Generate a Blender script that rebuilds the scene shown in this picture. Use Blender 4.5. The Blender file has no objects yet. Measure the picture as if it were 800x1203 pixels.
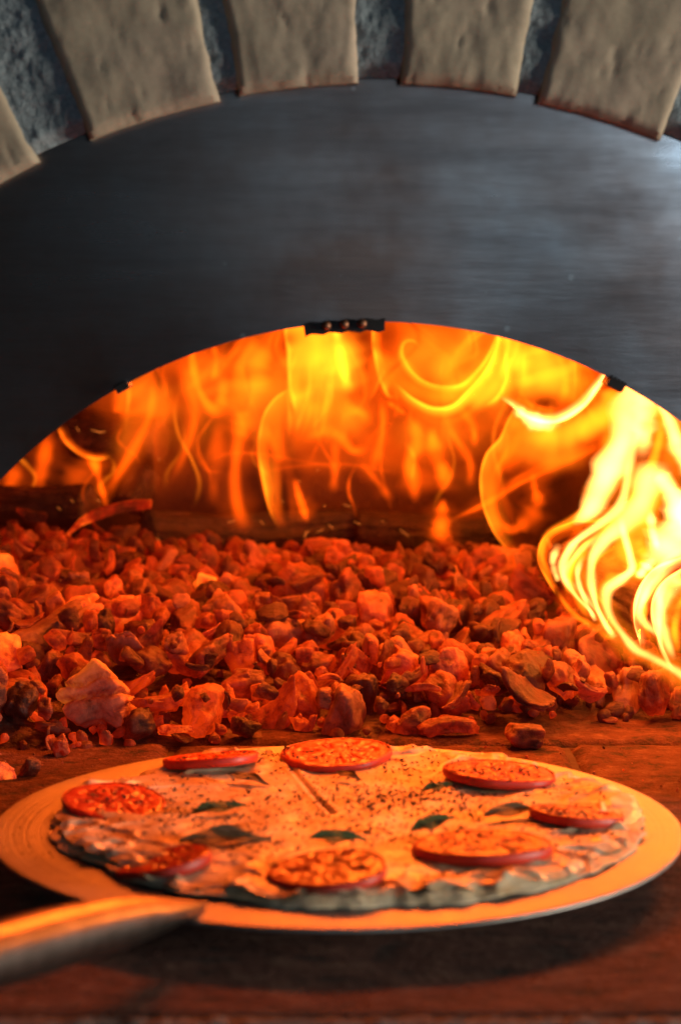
import bpy, bmesh, math, random
import numpy as np
from mathutils import Vector, Matrix, Euler

sc = bpy.context.scene
COL = sc.collection
R = math.radians
rng = np.random.default_rng(11)
random.seed(11)

# ------------------------------------------------------------------ camera, world, lamps, exposure
CAM = Vector((0.0, -1.01, 0.289)); PITCH = R(7.0); TANV = 0.236
cam_d = bpy.data.cameras.new('camera'); cam = bpy.data.objects.new('camera', cam_d); COL.objects.link(cam)
cam.location = CAM; cam.rotation_euler = (R(90) - PITCH, 0, 0)
cam_d.sensor_fit = 'VERTICAL'; cam_d.sensor_height = 23.6; cam_d.lens = 50
cam_d.clip_start = 0.01; cam_d.clip_end = 60
cam_d.dof.use_dof = True; cam_d.dof.focus_distance = 1.27; cam_d.dof.aperture_fstop = 5.2
sc.camera = cam

w = bpy.data.worlds.new('World'); sc.world = w; w.use_nodes = True
bg = w.node_tree.nodes['Background']
bg.inputs[0].default_value = (0.62, 0.75, 1.0, 1); bg.inputs[1].default_value = 0.004

def lamp(name, kind, loc, power, color, size=0.1, look=None, size_y=None):
    d = bpy.data.lights.new(name, kind); d.energy = power; d.color = color
    if kind == 'AREA':
        d.size = size
        if size_y: d.shape = 'RECTANGLE'; d.size_y = size_y
    else:
        d.shadow_soft_size = size
    o = bpy.data.objects.new(name, d); COL.objects.link(o); o.location = loc
    if look is not None:
        o.rotation_euler = (Vector(look) - Vector(loc)).to_track_quat('-Z', 'Y').to_euler()
    return o
FIRE = (1.0, 0.135, 0.009)
lamp('fire_lamp_roof', 'AREA', (0.06, 0.46, 0.335), 4.6, FIRE, 0.20, (0.0, 0.10, 0.0), 0.07)
lamp('vault_fill_lamp', 'AREA', (0.08, 0.17, 0.325), 0.40, FIRE, 0.10, (-0.04, 0.42, 0.0), 0.05)  # added fill for the front faces of the coals; no flame visible there
lamp('fire_lamp_back', 'POINT', (0.12, 0.78, 0.25), 0.35, FIRE, 0.06)
lamp('fire_lamp_right', 'POINT', (0.345, 0.36, 0.18), 5.4, (1.0, 0.20, 0.02), 0.045)
lamp('fire_lamp_left', 'POINT', (-0.40, 0.50, 0.17), 0.7, FIRE, 0.05)
lamp('window_lamp', 'AREA', (2.38, -0.58, 0.27), 52.0, (1.0, 0.90, 0.74), 0.6, (0, 0, 0.36))
lamp('plate_sheen_lamp', 'AREA', (0.80, -2.6, 0.46), 5.6, (0.60, 0.82, 1.0), 0.75, (0.1, 0, 0.3))  # added lamp, placed only to give the steel plate its blue sheen

sc.view_settings.view_transform = 'Standard'; sc.view_settings.look = 'None'
sc.view_settings.exposure = 0; sc.view_settings.gamma = 1
sc.cycles.use_denoising = True
sc.cycles.max_bounces = 7; sc.cycles.diffuse_bounces = 3; sc.cycles.glossy_bounces = 3
sc.cycles.transparent_max_bounces = 256; sc.cycles.volume_bounces = 0
sc.cycles.sample_clamp_indirect = 4.0
sc.cycles.caustics_reflective = False; sc.cycles.caustics_refractive = False

# ------------------------------------------------------------------ helpers
cp, sp = math.cos(PITCH), math.sin(PITCH)
def ray(px, py):
    u = (px - 400) / 601.5 * TANV; v = (601.5 - py) / 601.5 * TANV
    return Vector((u, cp + v * sp, -sp + v * cp))
def at(px, py, Y):
    d = ray(px, py); return CAM + d * ((Y - CAM.y) / d.y)
def on(px, py, z):
    d = ray(px, py); return CAM + d * ((z - CAM.z) / d.z)
def project(p):
    q = Vector(p) - CAM
    f = q.y * cp - q.z * sp; u = q.x / f; v = (q.y * sp + q.z * cp) / f
    return 400 + u / TANV * 601.5, 601.5 - v / TANV * 601.5

def tag(o, label=None, cat=None, group=None, kind=None):
    if label: o['label'] = label
    if cat: o['category'] = cat
    if group: o['group'] = group
    if kind: o['kind'] = kind
    return o
def empty(name, loc=(0, 0, 0), rot=(0, 0, 0)):
    o = bpy.data.objects.new(name, None); COL.objects.link(o); o.location = loc; o.rotation_euler = rot
    o.empty_display_size = 0.02
    return o
def link(name, me, parent=None, loc=None, rot=None):
    o = bpy.data.objects.new(name, me); COL.objects.link(o)
    if parent: o.parent = parent
    if loc is not None: o.location = loc
    if rot is not None: o.rotation_euler = rot
    return o
def mesh(name, V, F, m=None, smooth=True):
    me = bpy.data.meshes.new(name)
    me.from_pydata([tuple(map(float, v)) for v in V], [], [tuple(map(int, f)) for f in F])
    me.validate(); me.update()
    if smooth: me.polygons.foreach_set('use_smooth', [True] * len(me.polygons))
    if m: me.materials.append(m)
    return me
def bm_mesh(name, bm, m=None, smooth=False):
    me = bpy.data.meshes.new(name); bmesh.ops.recalc_face_normals(bm, faces=bm.faces[:]); bm.to_mesh(me); bm.free()
    if smooth: me.polygons.foreach_set('use_smooth', [True] * len(me.polygons))
    if m: me.materials.append(m)
    return me
def grid_faces(nu, nv, wrap_u=False, wrap_v=False, off=0, flip=False):
    F = []
    for i in range(nu if wrap_u else nu - 1):
        for j in range(nv if wrap_v else nv - 1):
            a = i * nv + j; b = ((i + 1) % nu) * nv + j; c = ((i + 1) % nu) * nv + (j + 1) % nv; d = i * nv + (j + 1) % nv
            F.append((off + a, off + d, off + c, off + b) if flip else (off + a, off + b, off + c, off + d))
    return F

# numpy gradient noise
_perm = np.random.default_rng(3).permutation(256); _perm = np.concatenate([_perm, _perm, _perm])
_grad = np.random.default_rng(4).normal(size=(256, 3)); _grad /= np.linalg.norm(_grad, axis=1)[:, None]
def noise3(P):
    P = np.asarray(P, float); I = np.floor(P).astype(int); f = P - I; I &= 255
    u = f * f * f * (f * (f * 6 - 15) + 10); out = 0
    for dx in (0, 1):
        for dy in (0, 1):
            for dz in (0, 1):
                h = _perm[_perm[_perm[I[..., 0] + dx] + I[..., 1] + dy] + I[..., 2] + dz]
                g = _grad[h]; d = f - np.array([dx, dy, dz])
                wgt = (u[..., 0] if dx else 1 - u[..., 0]) * (u[..., 1] if dy else 1 - u[..., 1]) * (u[..., 2] if dz else 1 - u[..., 2])
                out = out + wgt * (g * d).sum(-1)
    return out * 1.6
def fbm(P, n=4, lac=2.1, gain=.5):
    P = np.asarray(P, float); s = 0; a = 1
    for k in range(n): s = s + a * noise3(P * lac ** k + 17.3 * k); a *= gain
    return s
def sstep(a, b, x):
    t = np.clip((x - a) / (b - a), 0, 1); return t * t * (3 - 2 * t)

class M:
    """tiny node-material builder"""
    def __init__(s, name):
        s.m = bpy.data.materials.new(name); s.m.use_nodes = True; s.t = s.m.node_tree
        s.t.nodes.clear(); s.out = s.n('ShaderNodeOutputMaterial')
        s.b = s.n('ShaderNodeBsdfPrincipled'); s.t.links.new(s.b.outputs[0], s.out.inputs['Surface'])
        s.tc = s.n('ShaderNodeTexCoord')
    def n(s, typ, ins=None, **kw):
        nd = s.t.nodes.new(typ)
        for k, v in kw.items(): setattr(nd, k, v)
        for k, v in (ins or {}).items(): s.put(nd.inputs[k], v)
        return nd
    def put(s, sock, v):
        if isinstance(v, bpy.types.NodeSocket): s.t.links.new(v, sock)
        elif isinstance(v, bpy.types.Node): s.t.links.new(v.outputs[0], sock)
        elif isinstance(v, (tuple, list)) and len(v) == 3 and sock.type == 'RGBA': sock.default_value = (*v, 1)
        else: sock.default_value = v
    def set(s, **kw):
        for k, v in kw.items(): s.put(s.b.inputs[k.replace('_', ' ')], v)
        return s
    def noise(s, scale, detail=5, rough=.55, vec=None, dist=0.0, off=None):
        v = vec if vec is not None else s.tc.outputs['Object']
        if off is not None: v = s.n('ShaderNodeVectorMath', {0: v, 1: off}, operation='ADD').outputs[0]
        return s.n('ShaderNodeTexNoise', {'Vector': v, 'Scale': scale, 'Detail': detail, 'Roughness': rough, 'Distortion': dist}).outputs[0]
    def stretch(s, sx, sy, sz, rot=(0, 0, 0)):
        return s.n('ShaderNodeMapping', {'Vector': s.tc.outputs['Object'], 'Scale': (sx, sy, sz), 'Rotation': rot}).outputs[0]
    def ramp(s, fac, stops):
        r = s.n('ShaderNodeValToRGB', {0: fac}); e = r.color_ramp.elements
        while len(e) < len(stops): e.new(.5)
        for q, (p, c) in zip(e, stops):
            q.position = p; q.color = (*c, 1) if isinstance(c, (tuple, list)) else (c, c, c, 1)
        return r.outputs[0]
    def mix(s, f, a, b, mode='MIX'):
        nd = s.n('ShaderNodeMix', data_type='RGBA', blend_type=mode)
        s.put(nd.inputs[0], f); s.put(nd.inputs[6], a); s.put(nd.inputs[7], b); return nd.outputs[2]
    def math(s, op, a, b=0.0):
        return s.n('ShaderNodeMath', {0: a, 1: b}, operation=op).outputs[0]
    def bump(s, h, dist=.002, strength=1.0):
        s.put(s.b.inputs['Normal'], s.n('ShaderNodeBump', {'Height': h, 'Distance': dist, 'Strength': strength})); return s
    def rnd(s):
        return s.n('ShaderNodeObjectInfo').outputs['Random']

# ------------------------------------------------------------------ materials
def m_brick():
    a = M('tan_brick'); rv = s_off(a)
    n1 = a.noise(9, 4, off=rv); n2 = a.noise(60, 6, .65, off=rv); n3 = a.noise(260, 4, off=rv)
    c = a.ramp(n1, [(.3, (.41, .315, .225)), (.5, (.47, .385, .28)), (.72, (.52, .40, .31))])
    c = a.mix(a.ramp(n2, [(.28, .40), (.45, 0.0)]), c, (.24, .19, .13))
    c = a.mix(.15, c, a.ramp(n3, [(.3, .25), (.7, .75)]), 'OVERLAY')
    a.set(Base_Color=c, Roughness=.9)
    h = a.math('ADD', a.math('MULTIPLY', n2, 1.0), a.math('MULTIPLY', n3, .25))
    pits = a.n('ShaderNodeTexVoronoi', {'Vector': a.tc.outputs['Object'], 'Scale': 70, 'Randomness': 1}).outputs[0]
    h = a.math('ADD', h, a.math('MULTIPLY', a.ramp(pits, [(.0, 0.0), (.22, 1.0)]), .35))
    a.bump(h, .0010, .35); return a.m
def s_off(a):
    return a.n('ShaderNodeVectorMath', {0: a.n('ShaderNodeCombineXYZ', {0: a.rnd(), 1: a.math('MULTIPLY', a.rnd(), 7.1), 2: a.math('MULTIPLY', a.rnd(), 3.3)}), 1: (9, 9, 9)}, operation='MULTIPLY').outputs[0]
def m_mortar():
    a = M('grey_mortar'); n1 = a.noise(30, 5); n2 = a.noise(420, 5, .7)
    c = a.mix(n1, (.20, .245, .27), (.36, .43, .47)); c = a.mix(.5, c, a.ramp(n2, [(.3, .2), (.7, .8)]), 'OVERLAY')
    a.set(Base_Color=c, Roughness=.95); a.bump(a.math('ADD', n2, n1), .002, .9); return a.m
def m_steel():
    a = M('smoky_steel')
    st = a.noise(10, 7, .62, vec=a.stretch(1.1, 1, 9, (0, R(-9), 0)))
    cl = a.noise(5.5, 5, .6); fine = a.noise(60, 4, .6, vec=a.stretch(1, 1, 26, (0, R(-9), 0)))
    c = a.ramp(cl, [(.34, (.24, .15, .12)), (.5, (.42, .36, .34)), (.64, (.62, .62, .64))])
    c = a.mix(a.ramp(st, [(.35, .5), (.65, 0.0)]), c, (.13, .105, .1))
    sp_ = a.n('ShaderNodeTexVoronoi', {'Vector': a.tc.outputs['Object'], 'Scale': 42}).outputs[0]
    c = a.mix(a.ramp(sp_, [(.035, .6), (.08, 0.0)]), c, (.6, .56, .52))
    ro = a.ramp(a.math('ADD', a.math('MULTIPLY', st, .3), a.math('MULTIPLY', cl, .7)), [(.30, .36), (.70, .22)])
    a.set(Base_Color=c, Metallic=1.0, Roughness=ro); a.bump(a.math('ADD', a.math('MULTIPLY', fine, .3), st), .0008, .2); return a.m
def m_simple(name, col, rough=.6, metal=0, bump=None):
    a = M(name); n1 = a.noise(120, 5)
    c = a.mix(a.ramp(n1, [(.35, .0), (.7, 1.0)]), tuple(v * .75 for v in col), tuple(min(1, v * 1.2) for v in col))
    a.set(Base_Color=c, Roughness=rough, Metallic=metal)
    if bump: a.bump(n1, bump, .7)
    return a.m
def m_floor():
    a = M('fire_brick'); rv = s_off(a)
    n1 = a.noise(14, 5, .6, off=rv); n2 = a.noise(75, 7, .72, off=rv); n3 = a.noise(420, 4, .6, off=rv)
    c = a.ramp(n1, [(.3, (.085, .028, .018)), (.55, (.14, .048, .030)), (.75, (.19, .072, .046))])
    c = a.mix(a.ramp(n2, [(.52, 0.0), (.7, .8)]), c, (.30, .165, .11))
    c = a.mix(a.ramp(n2, [(.37, .95), (.47, 0.0)]), c, (.03, .018, .014))
    a.set(Base_Color=c, Roughness=.93)
    a.bump(a.math('ADD', n2, a.math('MULTIPLY', n3, .45)), .005, 1.0); return a.m
def m_wall():
    a = M('sooty_oven_lining'); n1 = a.noise(5, 6, .65, dist=.6); n2 = a.noise(40, 6, .7)
    c = a.ramp(n1, [(.32, (.022, .013, .010)), (.5, (.095, .042, .026)), (.7, (.18, .09, .055))])
    a.set(Base_Color=c, Roughness=.95); a.bump(n2, .006, .7); return a.m
def m_coal(name, dark, pale, ash, glow, hot):
    a = M(name); rv = s_off(a); v0 = a.tc.outputs['Object']
    n1 = a.noise(60, 4, .55, off=rv); n2 = a.noise(190, 7, .68, off=rv, dist=.4)
    fib = a.noise(90, 5, .6, vec=a.n('ShaderNodeVectorMath', {0: a.stretch(.25, 3.2, 3.2), 1: rv}, operation='ADD').outputs[0])
    fac = a.math('ADD', a.math('MULTIPLY', n1, .55), a.math('MULTIPLY', n2, .45))
    c = a.ramp(fac, [(.5 - ash, dark), (.5, tuple((x + y) / 2 for x, y in zip(dark, pale))), (.62, pale)])
    c = a.mix(a.ramp(n2, [(.30, .9), (.42, 0.0)]), c, (.03, .022, .02))
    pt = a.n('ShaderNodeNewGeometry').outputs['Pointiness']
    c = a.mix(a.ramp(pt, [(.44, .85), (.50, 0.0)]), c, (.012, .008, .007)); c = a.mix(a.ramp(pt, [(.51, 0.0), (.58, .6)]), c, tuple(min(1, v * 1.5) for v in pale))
    a.set(Base_Color=c, Roughness=.44, Specular_IOR_Level=.5)
    h = a.math('ADD', a.math('MULTIPLY', n2, .8), a.math('MULTIPLY', fib, .7))
    a.bump(h, .0030, .9)
    g = a.noise(34, 3, .5, off=rv)
    gl = a.math('MULTIPLY', a.ramp(g, [(.38, .04), (.52, .30), (.68, 1.0)]), a.math('ADD', .55, a.math('MULTIPLY', a.rnd(), .9)))
    gl = a.math('MULTIPLY', gl, a.ramp(n2, [(.33, .25), (.55, 1.0)]))
    a.set(Emission_Color=a.mix(a.ramp(gl, [(.25, 0.0), (1.0, 1.0)]), (1, .020, .0012), hot), Emission_Strength=a.math('MULTIPLY', gl, glow))
    return a.m
def m_peel():
    a = M('brushed_aluminium')
    xy = a.n('ShaderNodeVectorMath', {0: a.tc.outputs['Object'], 1: (1, 1, 0)}, operation='MULTIPLY').outputs[0]
    ln = a.n('ShaderNodeVectorMath', {0: xy}, operation='LENGTH').outputs['Value']
    rings = a.n('ShaderNodeTexNoise', {'W': ln, 'Scale': 900.0, 'Detail': 3.0}, noise_dimensions='1D').outputs[0]
    n1 = a.noise(22, 5, .6); n2 = a.noise(120, 4)
    c = a.ramp(n1, [(.3, (.35, .335, .325)), (.7, (.47, .455, .44))])
    a.set(Base_Color=c, Metallic=1.0, Roughness=a.ramp(a.math('ADD', a.math('MULTIPLY', n1, .7), a.math('MULTIPLY', n2, .3)), [(.35, .42), (.65, .60)]))
    a.bump(a.math('ADD', rings, a.math('MULTIPLY', a.noise(60, 5, .6, vec=a.stretch(1, 9, 1, (0, 0, R(24)))), .7)), .0008, .6); return a.m
def m_cheese():
    a = M('melted_cheese'); n1 = a.noise(38, 6, .6, dist=.5); n2 = a.noise(150, 5, .6); n3 = a.noise(500, 3)
    c = a.ramp(n1, [(.28, (.56, .30, .13)), (.43, (.70, .50, .30)), (.6, (.80, .66, .47)), (.75, (.83, .72, .55))])
    c = a.mix(a.ramp(n2, [(.62, 0.0), (.74, .5)]), c, (.52, .22, .09))
    a.set(Base_Color=c, Roughness=a.ramp(n2, [(.35, .28), (.7, .55)]), Subsurface_Weight=.12, Subsurface_Scale=.004, Subsurface_Radius=(1, .5, .25))
    a.bump(a.math('ADD', n2, a.math('MULTIPLY', n3, .1)), .0008, .6); return a.m
def m_crust():
    a = M('flaky_dough'); n1 = a.noise(30, 6, .6); n2 = a.noise(170, 6, .65)
    c = a.ramp(n1, [(.3, (.62, .36, .17)), (.45, (.80, .58, .35)), (.65, (.88, .74, .54))])
    c = a.mix(a.ramp(n2, [(.62, 0.0), (.74, .7)]), c, (.36, .16, .06))
    a.set(Base_Color=c, Roughness=.55, Subsurface_Weight=.1, Subsurface_Scale=.003); a.bump(n2, .0014, .8); return a.m
def m_tom(name, c0, c1, rough, sss=.15):
    a = M(name); rv = s_off(a); n1 = a.noise(90, 5, .6, off=rv); n2 = a.noise(420, 4, off=rv)
    a.set(Base_Color=a.ramp(n1, [(.3, c0), (.7, c1)]), Roughness=rough, Subsurface_Weight=sss, Subsurface_Scale=.004, Subsurface_Radius=(1, .25, .1))
    a.bump(n1, .0006, .35); return a.m
def m_leaf(name, c0, c1):
    a = M(name); n1 = a.noise(160, 5); a.set(Base_Color=a.ramp(n1, [(.3, c0), (.7, c1)]), Roughness=.42)
    a.bump(a.noise(260, 4), .0008, .8); return a.m

BRICK = m_brick(); MORTAR = m_mortar(); STEEL = m_steel(); BLACK = m_simple('black_iron', (.022, .02, .019), .6, .3, .0006)
RIVET = m_simple('orange_glint_rivet', (.30, .13, .07), .5, .8); FLOOR = m_floor(); WALL = m_wall()  # the rivets' orange glint is put into their base colour
JOINT = m_simple('sooty_joint', (.075, .045, .036), .95, 0, .001); EDGE = m_simple('grey_edge_mortar', (.20, .19, .185), .95, 0, .002)
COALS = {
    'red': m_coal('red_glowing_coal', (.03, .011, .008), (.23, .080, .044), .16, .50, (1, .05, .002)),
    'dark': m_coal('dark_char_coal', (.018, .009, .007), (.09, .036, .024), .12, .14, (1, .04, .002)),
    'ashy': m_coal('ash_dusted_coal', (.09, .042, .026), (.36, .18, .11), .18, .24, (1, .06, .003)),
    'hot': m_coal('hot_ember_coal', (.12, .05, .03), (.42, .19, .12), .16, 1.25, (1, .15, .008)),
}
COALS['block'] = m_coal('pale_ash_block', (.24, .12, .075), (.60, .34, .21), .22, .34, (1, .16, .012))  # its orange emission stands in for firelight falling on the block
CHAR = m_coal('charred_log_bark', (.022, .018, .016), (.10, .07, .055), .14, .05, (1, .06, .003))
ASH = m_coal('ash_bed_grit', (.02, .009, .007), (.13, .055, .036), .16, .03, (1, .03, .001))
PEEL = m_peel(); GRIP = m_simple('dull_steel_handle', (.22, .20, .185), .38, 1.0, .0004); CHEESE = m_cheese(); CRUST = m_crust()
SKIN = m_tom('tomato_skin', (.60, .030, .012), (.70, .055, .02), .45, .25); FLESH = m_tom('tomato_flesh', (.66, .040, .014), (.74, .070, .020), .34, .3)
PULP = m_tom('tomato_pulp', (.62, .045, .015), (.70, .075, .022), .34, .25); SEED = m_simple('tomato_seed_coat', (.68, .13, .04), .35)
BASIL = m_leaf('basil_green', (.07, .10, .018), (.14, .17, .035)); WILT = m_leaf('wilted_basil', (.12, .065, .022), (.26, .16, .06))
HERB = m_simple('dried_oregano_brown', (.035, .022, .012), .9)

# ------------------------------------------------------------------ oven: chamber, hearth
CX = .0165
def chamber():
    """lining: from the mouth ring outwards, then over to the back wall"""
    st = [(.085, .270, .270), (.10, .34, .31), (.14, .46, .37), (.22, .56, .405), (.36, .62, .42), (.55, .62, .42), (.70, .57, .40), (.82, .47, .345), (.90, .34, .27), (.945, .18, .16), (.955, .02, .02)]
    # resample for relief
    ys = np.array([s[0] for s in st]); t = np.linspace(0, 1, len(st)); tt = np.linspace(0, 1, 90)
    Y = np.interp(tt, t, ys); RX = np.interp(tt, t, [s[1] for s in st]); RZ = np.interp(tt, t, [s[2] for s in st])
    ph = np.linspace(0, math.pi, 100); V = []
    for y, rx, rz in zip(Y, RX, RZ):
        P = np.c_[CX + rx * np.cos(ph), np.full_like(ph, y), -.012 + rz * np.sin(ph)]
        d = fbm(P * 9, 4) * .010
        q = P - np.array([CX, .5, 0]); q /= np.linalg.norm(q, axis=1)[:, None]
        k = sstep(.085, .16, y)
        V += list(P + q * (d * k)[:, None])
    o = link('oven_wall', mesh('oven_wall', V, grid_faces(90, 100), WALL))
    tag(o, kind='structure'); return o
chamber()

hearth_bm = bmesh.new()
bmesh.ops.create_cube(hearth_bm, size=1, matrix=Matrix.Translation((CX, .28, -.0485)) @ Matrix.Diagonal((1.5, 1.55, .09, 1)))
hearth = tag(link('oven_floor', bm_mesh('oven_floor', hearth_bm, JOINT)), kind='structure')
def tile(w_, d_, seed, h=.03):
    n, m_ = 40, 40
    X = np.linspace(-w_ / 2, w_ / 2, n); Y = np.linspace(-d_ / 2, d_ / 2, m_)
    gx, gy = np.meshgrid(X, Y, indexing='ij'); e = np.minimum(w_ / 2 - abs(gx), d_ / 2 - abs(gy))
    P = np.stack([gx, gy, gx * 0 + seed * 3.1], -1)
    edge = .0024 + .0015 * fbm(P * 60, 2)
    z = -.0035 * (1 - np.clip(e / edge, 0, 1)) ** 2 + fbm(P * 45, 4) * .0006
    V = np.stack([gx, gy, z], -1).reshape(-1, 3).tolist(); F = grid_faces(n, m_)
    ring = [i * m_ for i in range(n)] + [(n - 1) * m_ + j for j in range(1, m_)] + [i * m_ + m_ - 1 for i in range(n - 2, -1, -1)] + [j for j in range(m_ - 2, 0, -1)]
    b0 = len(V)
    for r_ in ring: V.append([V[r_][0], V[r_][1], -h])
    L = len(ring)
    for k in range(L): F.append((ring[k], b0 + k, b0 + (k + 1) % L, ring[(k + 1) % L]))
    return mesh('brick', V, F, FLOOR)
TW, TD, JW = .232, .229, .0022
tiles = [tile(TW - JW, TD - JW, s) for s in range(4)]
for r_ in range(-2, 5):
    off = .017 + (TW / 2 if r_ % 2 == 0 else 0)
    if r_ == -1: off = .137
    for c_ in range(-3, 3):
        x = off + TW * (c_ + .5); y = -.222 + TD * (r_ + 1 + .5)
        wide = r_ == -1
        if wide: x = .406 * (c_ + 1) - .02
        if abs(x) > .62: continue
        me = tiles[rng.integers(4)]
        o = link('brick', me, hearth, (x, y, float(rng.normal(0, .0005))), (0, 0, R(180) * int(rng.integers(2))))
        if wide: o.scale.x = .404 / (TW - JW)
# pale mortar line at the front edge and in the joint under the peel
def grit_strip(name, x0, x1, y0, y1, zt):
    n = max(6, int((x1 - x0) / .003)); m_ = max(6, int((y1 - y0) / .002))
    X, Y = np.meshgrid(np.linspace(x0, x1, n), np.linspace(y0, y1, m_), indexing='ij')
    P = np.stack([X, Y, X * 0], -1); ex = np.minimum(np.minimum(X - x0, x1 - X), np.minimum(Y - y0, y1 - Y))
    Z = zt + fbm(P * 160, 3) * .0012 - .004 * (1 - np.clip(ex / .002, 0, 1))
    return link(name, mesh(name, np.stack([X, Y, Z], -1).reshape(-1, 3), grid_faces(n, m_), EDGE), hearth)
grit_strip('mortar_joint', -.55, .55, -.2330, -.2205, .0006)

# ------------------------------------------------------------------ steel front plate
PY = .07
def arc_plate(name, r0, r1, y0, y1, a0, a1, m, zc, n=160, parent=None, edge=None):
    A = np.linspace(a0, a1, n); V = []; bow = .0012
    nr = 10
    for k in range(nr + 1):
        t = k / nr; r_ = r0 + (r1 - r0) * t
        for a in A:
            rr = r_ + (edge(a) if edge and k == nr else 0)
            V.append((CX + rr * math.sin(a), y0 - bow * math.sin(math.pi * t) + .0012 * math.sin(a * 7 + 2 * t), zc + rr * math.cos(a)))
    nf = len(V); F = grid_faces(nr + 1, n)
    for a in A: V.append((CX + r0 * math.sin(a), y1, zc + r0 * math.cos(a)))
    for a in A: V.append((CX + r1 * math.sin(a), y1, zc + r1 * math.cos(a)))
    for i in range(n - 1):
        F.append((i, nf + i, nf + i + 1, i + 1)); t0 = nr * n
        F.append((t0 + i + 1, nf + n + i + 1, nf + n + i, t0 + i)); F.append((nf + i, nf + n + i, nf + n + i + 1, nf + i + 1))
    me = mesh(name, V, F, m); me.set_sharp_from_angle(angle=R(40)); return link(name, me, parent)
plate = tag(empty('oven_front_plate', (0, 0, 0)), 'dark brushed steel arch framing the oven mouth under the bricks', 'metal plate')
arc_plate('face', .2601, .402, PY, PY + .004, -math.pi / 2, math.pi / 2, STEEL, -.0085, parent=plate)
arc_plate('flange', .2612, .2642, PY + .004, PY + .024, -math.pi / 2, math.pi / 2, BLACK, -.0085, n=100, parent=plate)
def bracket(px0, px1, th, drop, parent, rivets=0):
    p0 = at(px0, 380, PY); p1 = at(px1, 380, PY)
    a0 = math.asin((p0.x - CX) / .26); a1 = math.asin((p1.x - CX) / .26)
    A = np.linspace(a0, a1, 14); V = []
    for y in (PY - .004, PY + .016):
        for rr in (.2606 + th * .4, .2606 - drop):
            for k, a in enumerate(A):
                r_ = rr + .0006 * math.sin(k * 2.1 + px0)
                V.append((CX + r_ * math.sin(a), y, -.0085 + r_ * math.cos(a)))
    n = 14; F = []
    for i in range(n - 1):
        F += [(i, i + 1, n + i + 1, n + i), (2 * n + i, 3 * n + i, 3 * n + i + 1, 2 * n + i + 1), (n + i, n + i + 1, 3 * n + i + 1, 3 * n + i), (i, 2 * n + i, 2 * n + i + 1, i + 1)]
    F += [(0, n, 3 * n, 2 * n), (n - 1, 3 * n - 1, 4 * n - 1, 2 * n - 1)]
    o = link('bracket', mesh('bracket', V, F, BLACK, False), parent)
    for k in range(rivets):
        a = a0 + (a1 - a0) * (.28 + .22 * k); bm = bmesh.new()
        bmesh.ops.create_uvsphere(bm, u_segments=16, v_segments=8, radius=.0024)
        r_ = .2606 - drop * .25
        link('rivet', bm_mesh('rivet', bm, RIVET, True), o, (CX + r_ * math.sin(a), PY - .0045, -.0085 + r_ * math.cos(a)))
bracket(357, 452, .002, .0052, plate, 3); bracket(136, 150, .002, .0026, plate); bracket(716, 734, .002, .0042, plate)

# ------------------------------------------------------------------ brick arch
arch = tag(empty('brick_arch', (0, 0, 0)), 'arch of tan bricks with grey mortar above the steel plate', 'brick arch')
BY = .056; ZC = -.0150; R0 = .3812
def voussoir(a0, a1, seed, dr):
    """wedge brick, rounded worn edges; front face towards -y"""
    nu, nv = 46, 40; V = []
    U = np.linspace(0, 1, nu); W = np.linspace(0, 1, nv)
    def wob(u, v_, s): return fbm(np.array([[u * 4, v_ * 4, s * 5.7 + seed]]), 3)[0]
    gu, gv = np.meshgrid(U, W, indexing='ij'); P = np.stack([gu * 3.0, gv * 4.0, gu * 0 + seed * 3.7], -1)
    A = a0 + (a1 - a0) * gu + fbm(P * 1.3 + 9, 3) * .0004 * (abs(gu - .5) * 2) ** 3
    RR = R0 + dr + (.118) * gv + fbm(P * 1.3 + 31, 3) * .0002 * (1 - gv) ** 4
    ex = np.minimum(np.minimum(gu, 1 - gu) * (a1 - a0) * R0, np.minimum(gv, 1 - gv) * .118)
    rad = .0050 + .0012 * fbm(P * 2, 2)
    q = np.clip(1 - ex / rad, 0, 1); y = BY + rad * (1 - np.sqrt(np.clip(1 - q * q, 0, 1))) + fbm(P * 1.2, 3) * .0010 - .0007 * np.clip(fbm(P * 3 + 77, 2) - .45, 0, 1) * -3
    V = np.stack([CX + RR * np.sin(A), y, ZC + RR * np.cos(A)], -1).reshape(-1, 3).tolist(); F = grid_faces(nu, nv)
    ring = [i * nv for i in range(nu)] + [(nu - 1) * nv + j for j in range(1, nv)] + [i * nv + nv - 1 for i in range(nu - 2, -1, -1)] + [j for j in range(nv - 2, 0, -1)]
    b0 = len(V); L = len(ring)
    for r_ in ring: V.append([V[r_][0], BY + .085, V[r_][2]])
    for k in range(L): F.append((ring[k], ring[(k + 1) % L], b0 + (k + 1) % L, b0 + k))
    me = mesh('brick', V, F, BRICK); me.set_sharp_from_angle(angle=R(50)); o = link('brick', me, arch); return o
ANG = [(-57, -47.6), (-45.6, -36.4), (-34.6, -25.4), (-21.3, -11.4), (-9.9, -1.2), (1.9, 10.4), (12.0, 21.4), (23.6, 32.5), (34.4, 43.6), (45.6, 55)]
DR = [0, .001, .0, .0, .0012, .0012, .0, .0005, 0, 0]
for k, (a0, a1) in enumerate(ANG): voussoir(R(a0), R(a1), k + 1, DR[k])
def mortar():
    A = np.linspace(R(-58), R(56), 900); RR = np.linspace(R0 + .004, R0 + .117, 60)
    ga, gr = np.meshgrid(A, RR, indexing='ij'); P = np.stack([ga * .38, gr, gr * 0], -1)
    y = BY + .0038 + fbm(P * 60, 4) * .0016 + fbm(P * 260, 3) * .0008 + .006 * np.clip(1 - (gr - R0 - .004) / .006, 0, 1)
    V = np.stack([CX + gr * np.sin(ga), y, ZC + gr * np.cos(ga)], -1).reshape(-1, 3)
    link('mortar', mesh('mortar', V, grid_faces(900, 60), MORTAR), arch)
mortar()

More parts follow.
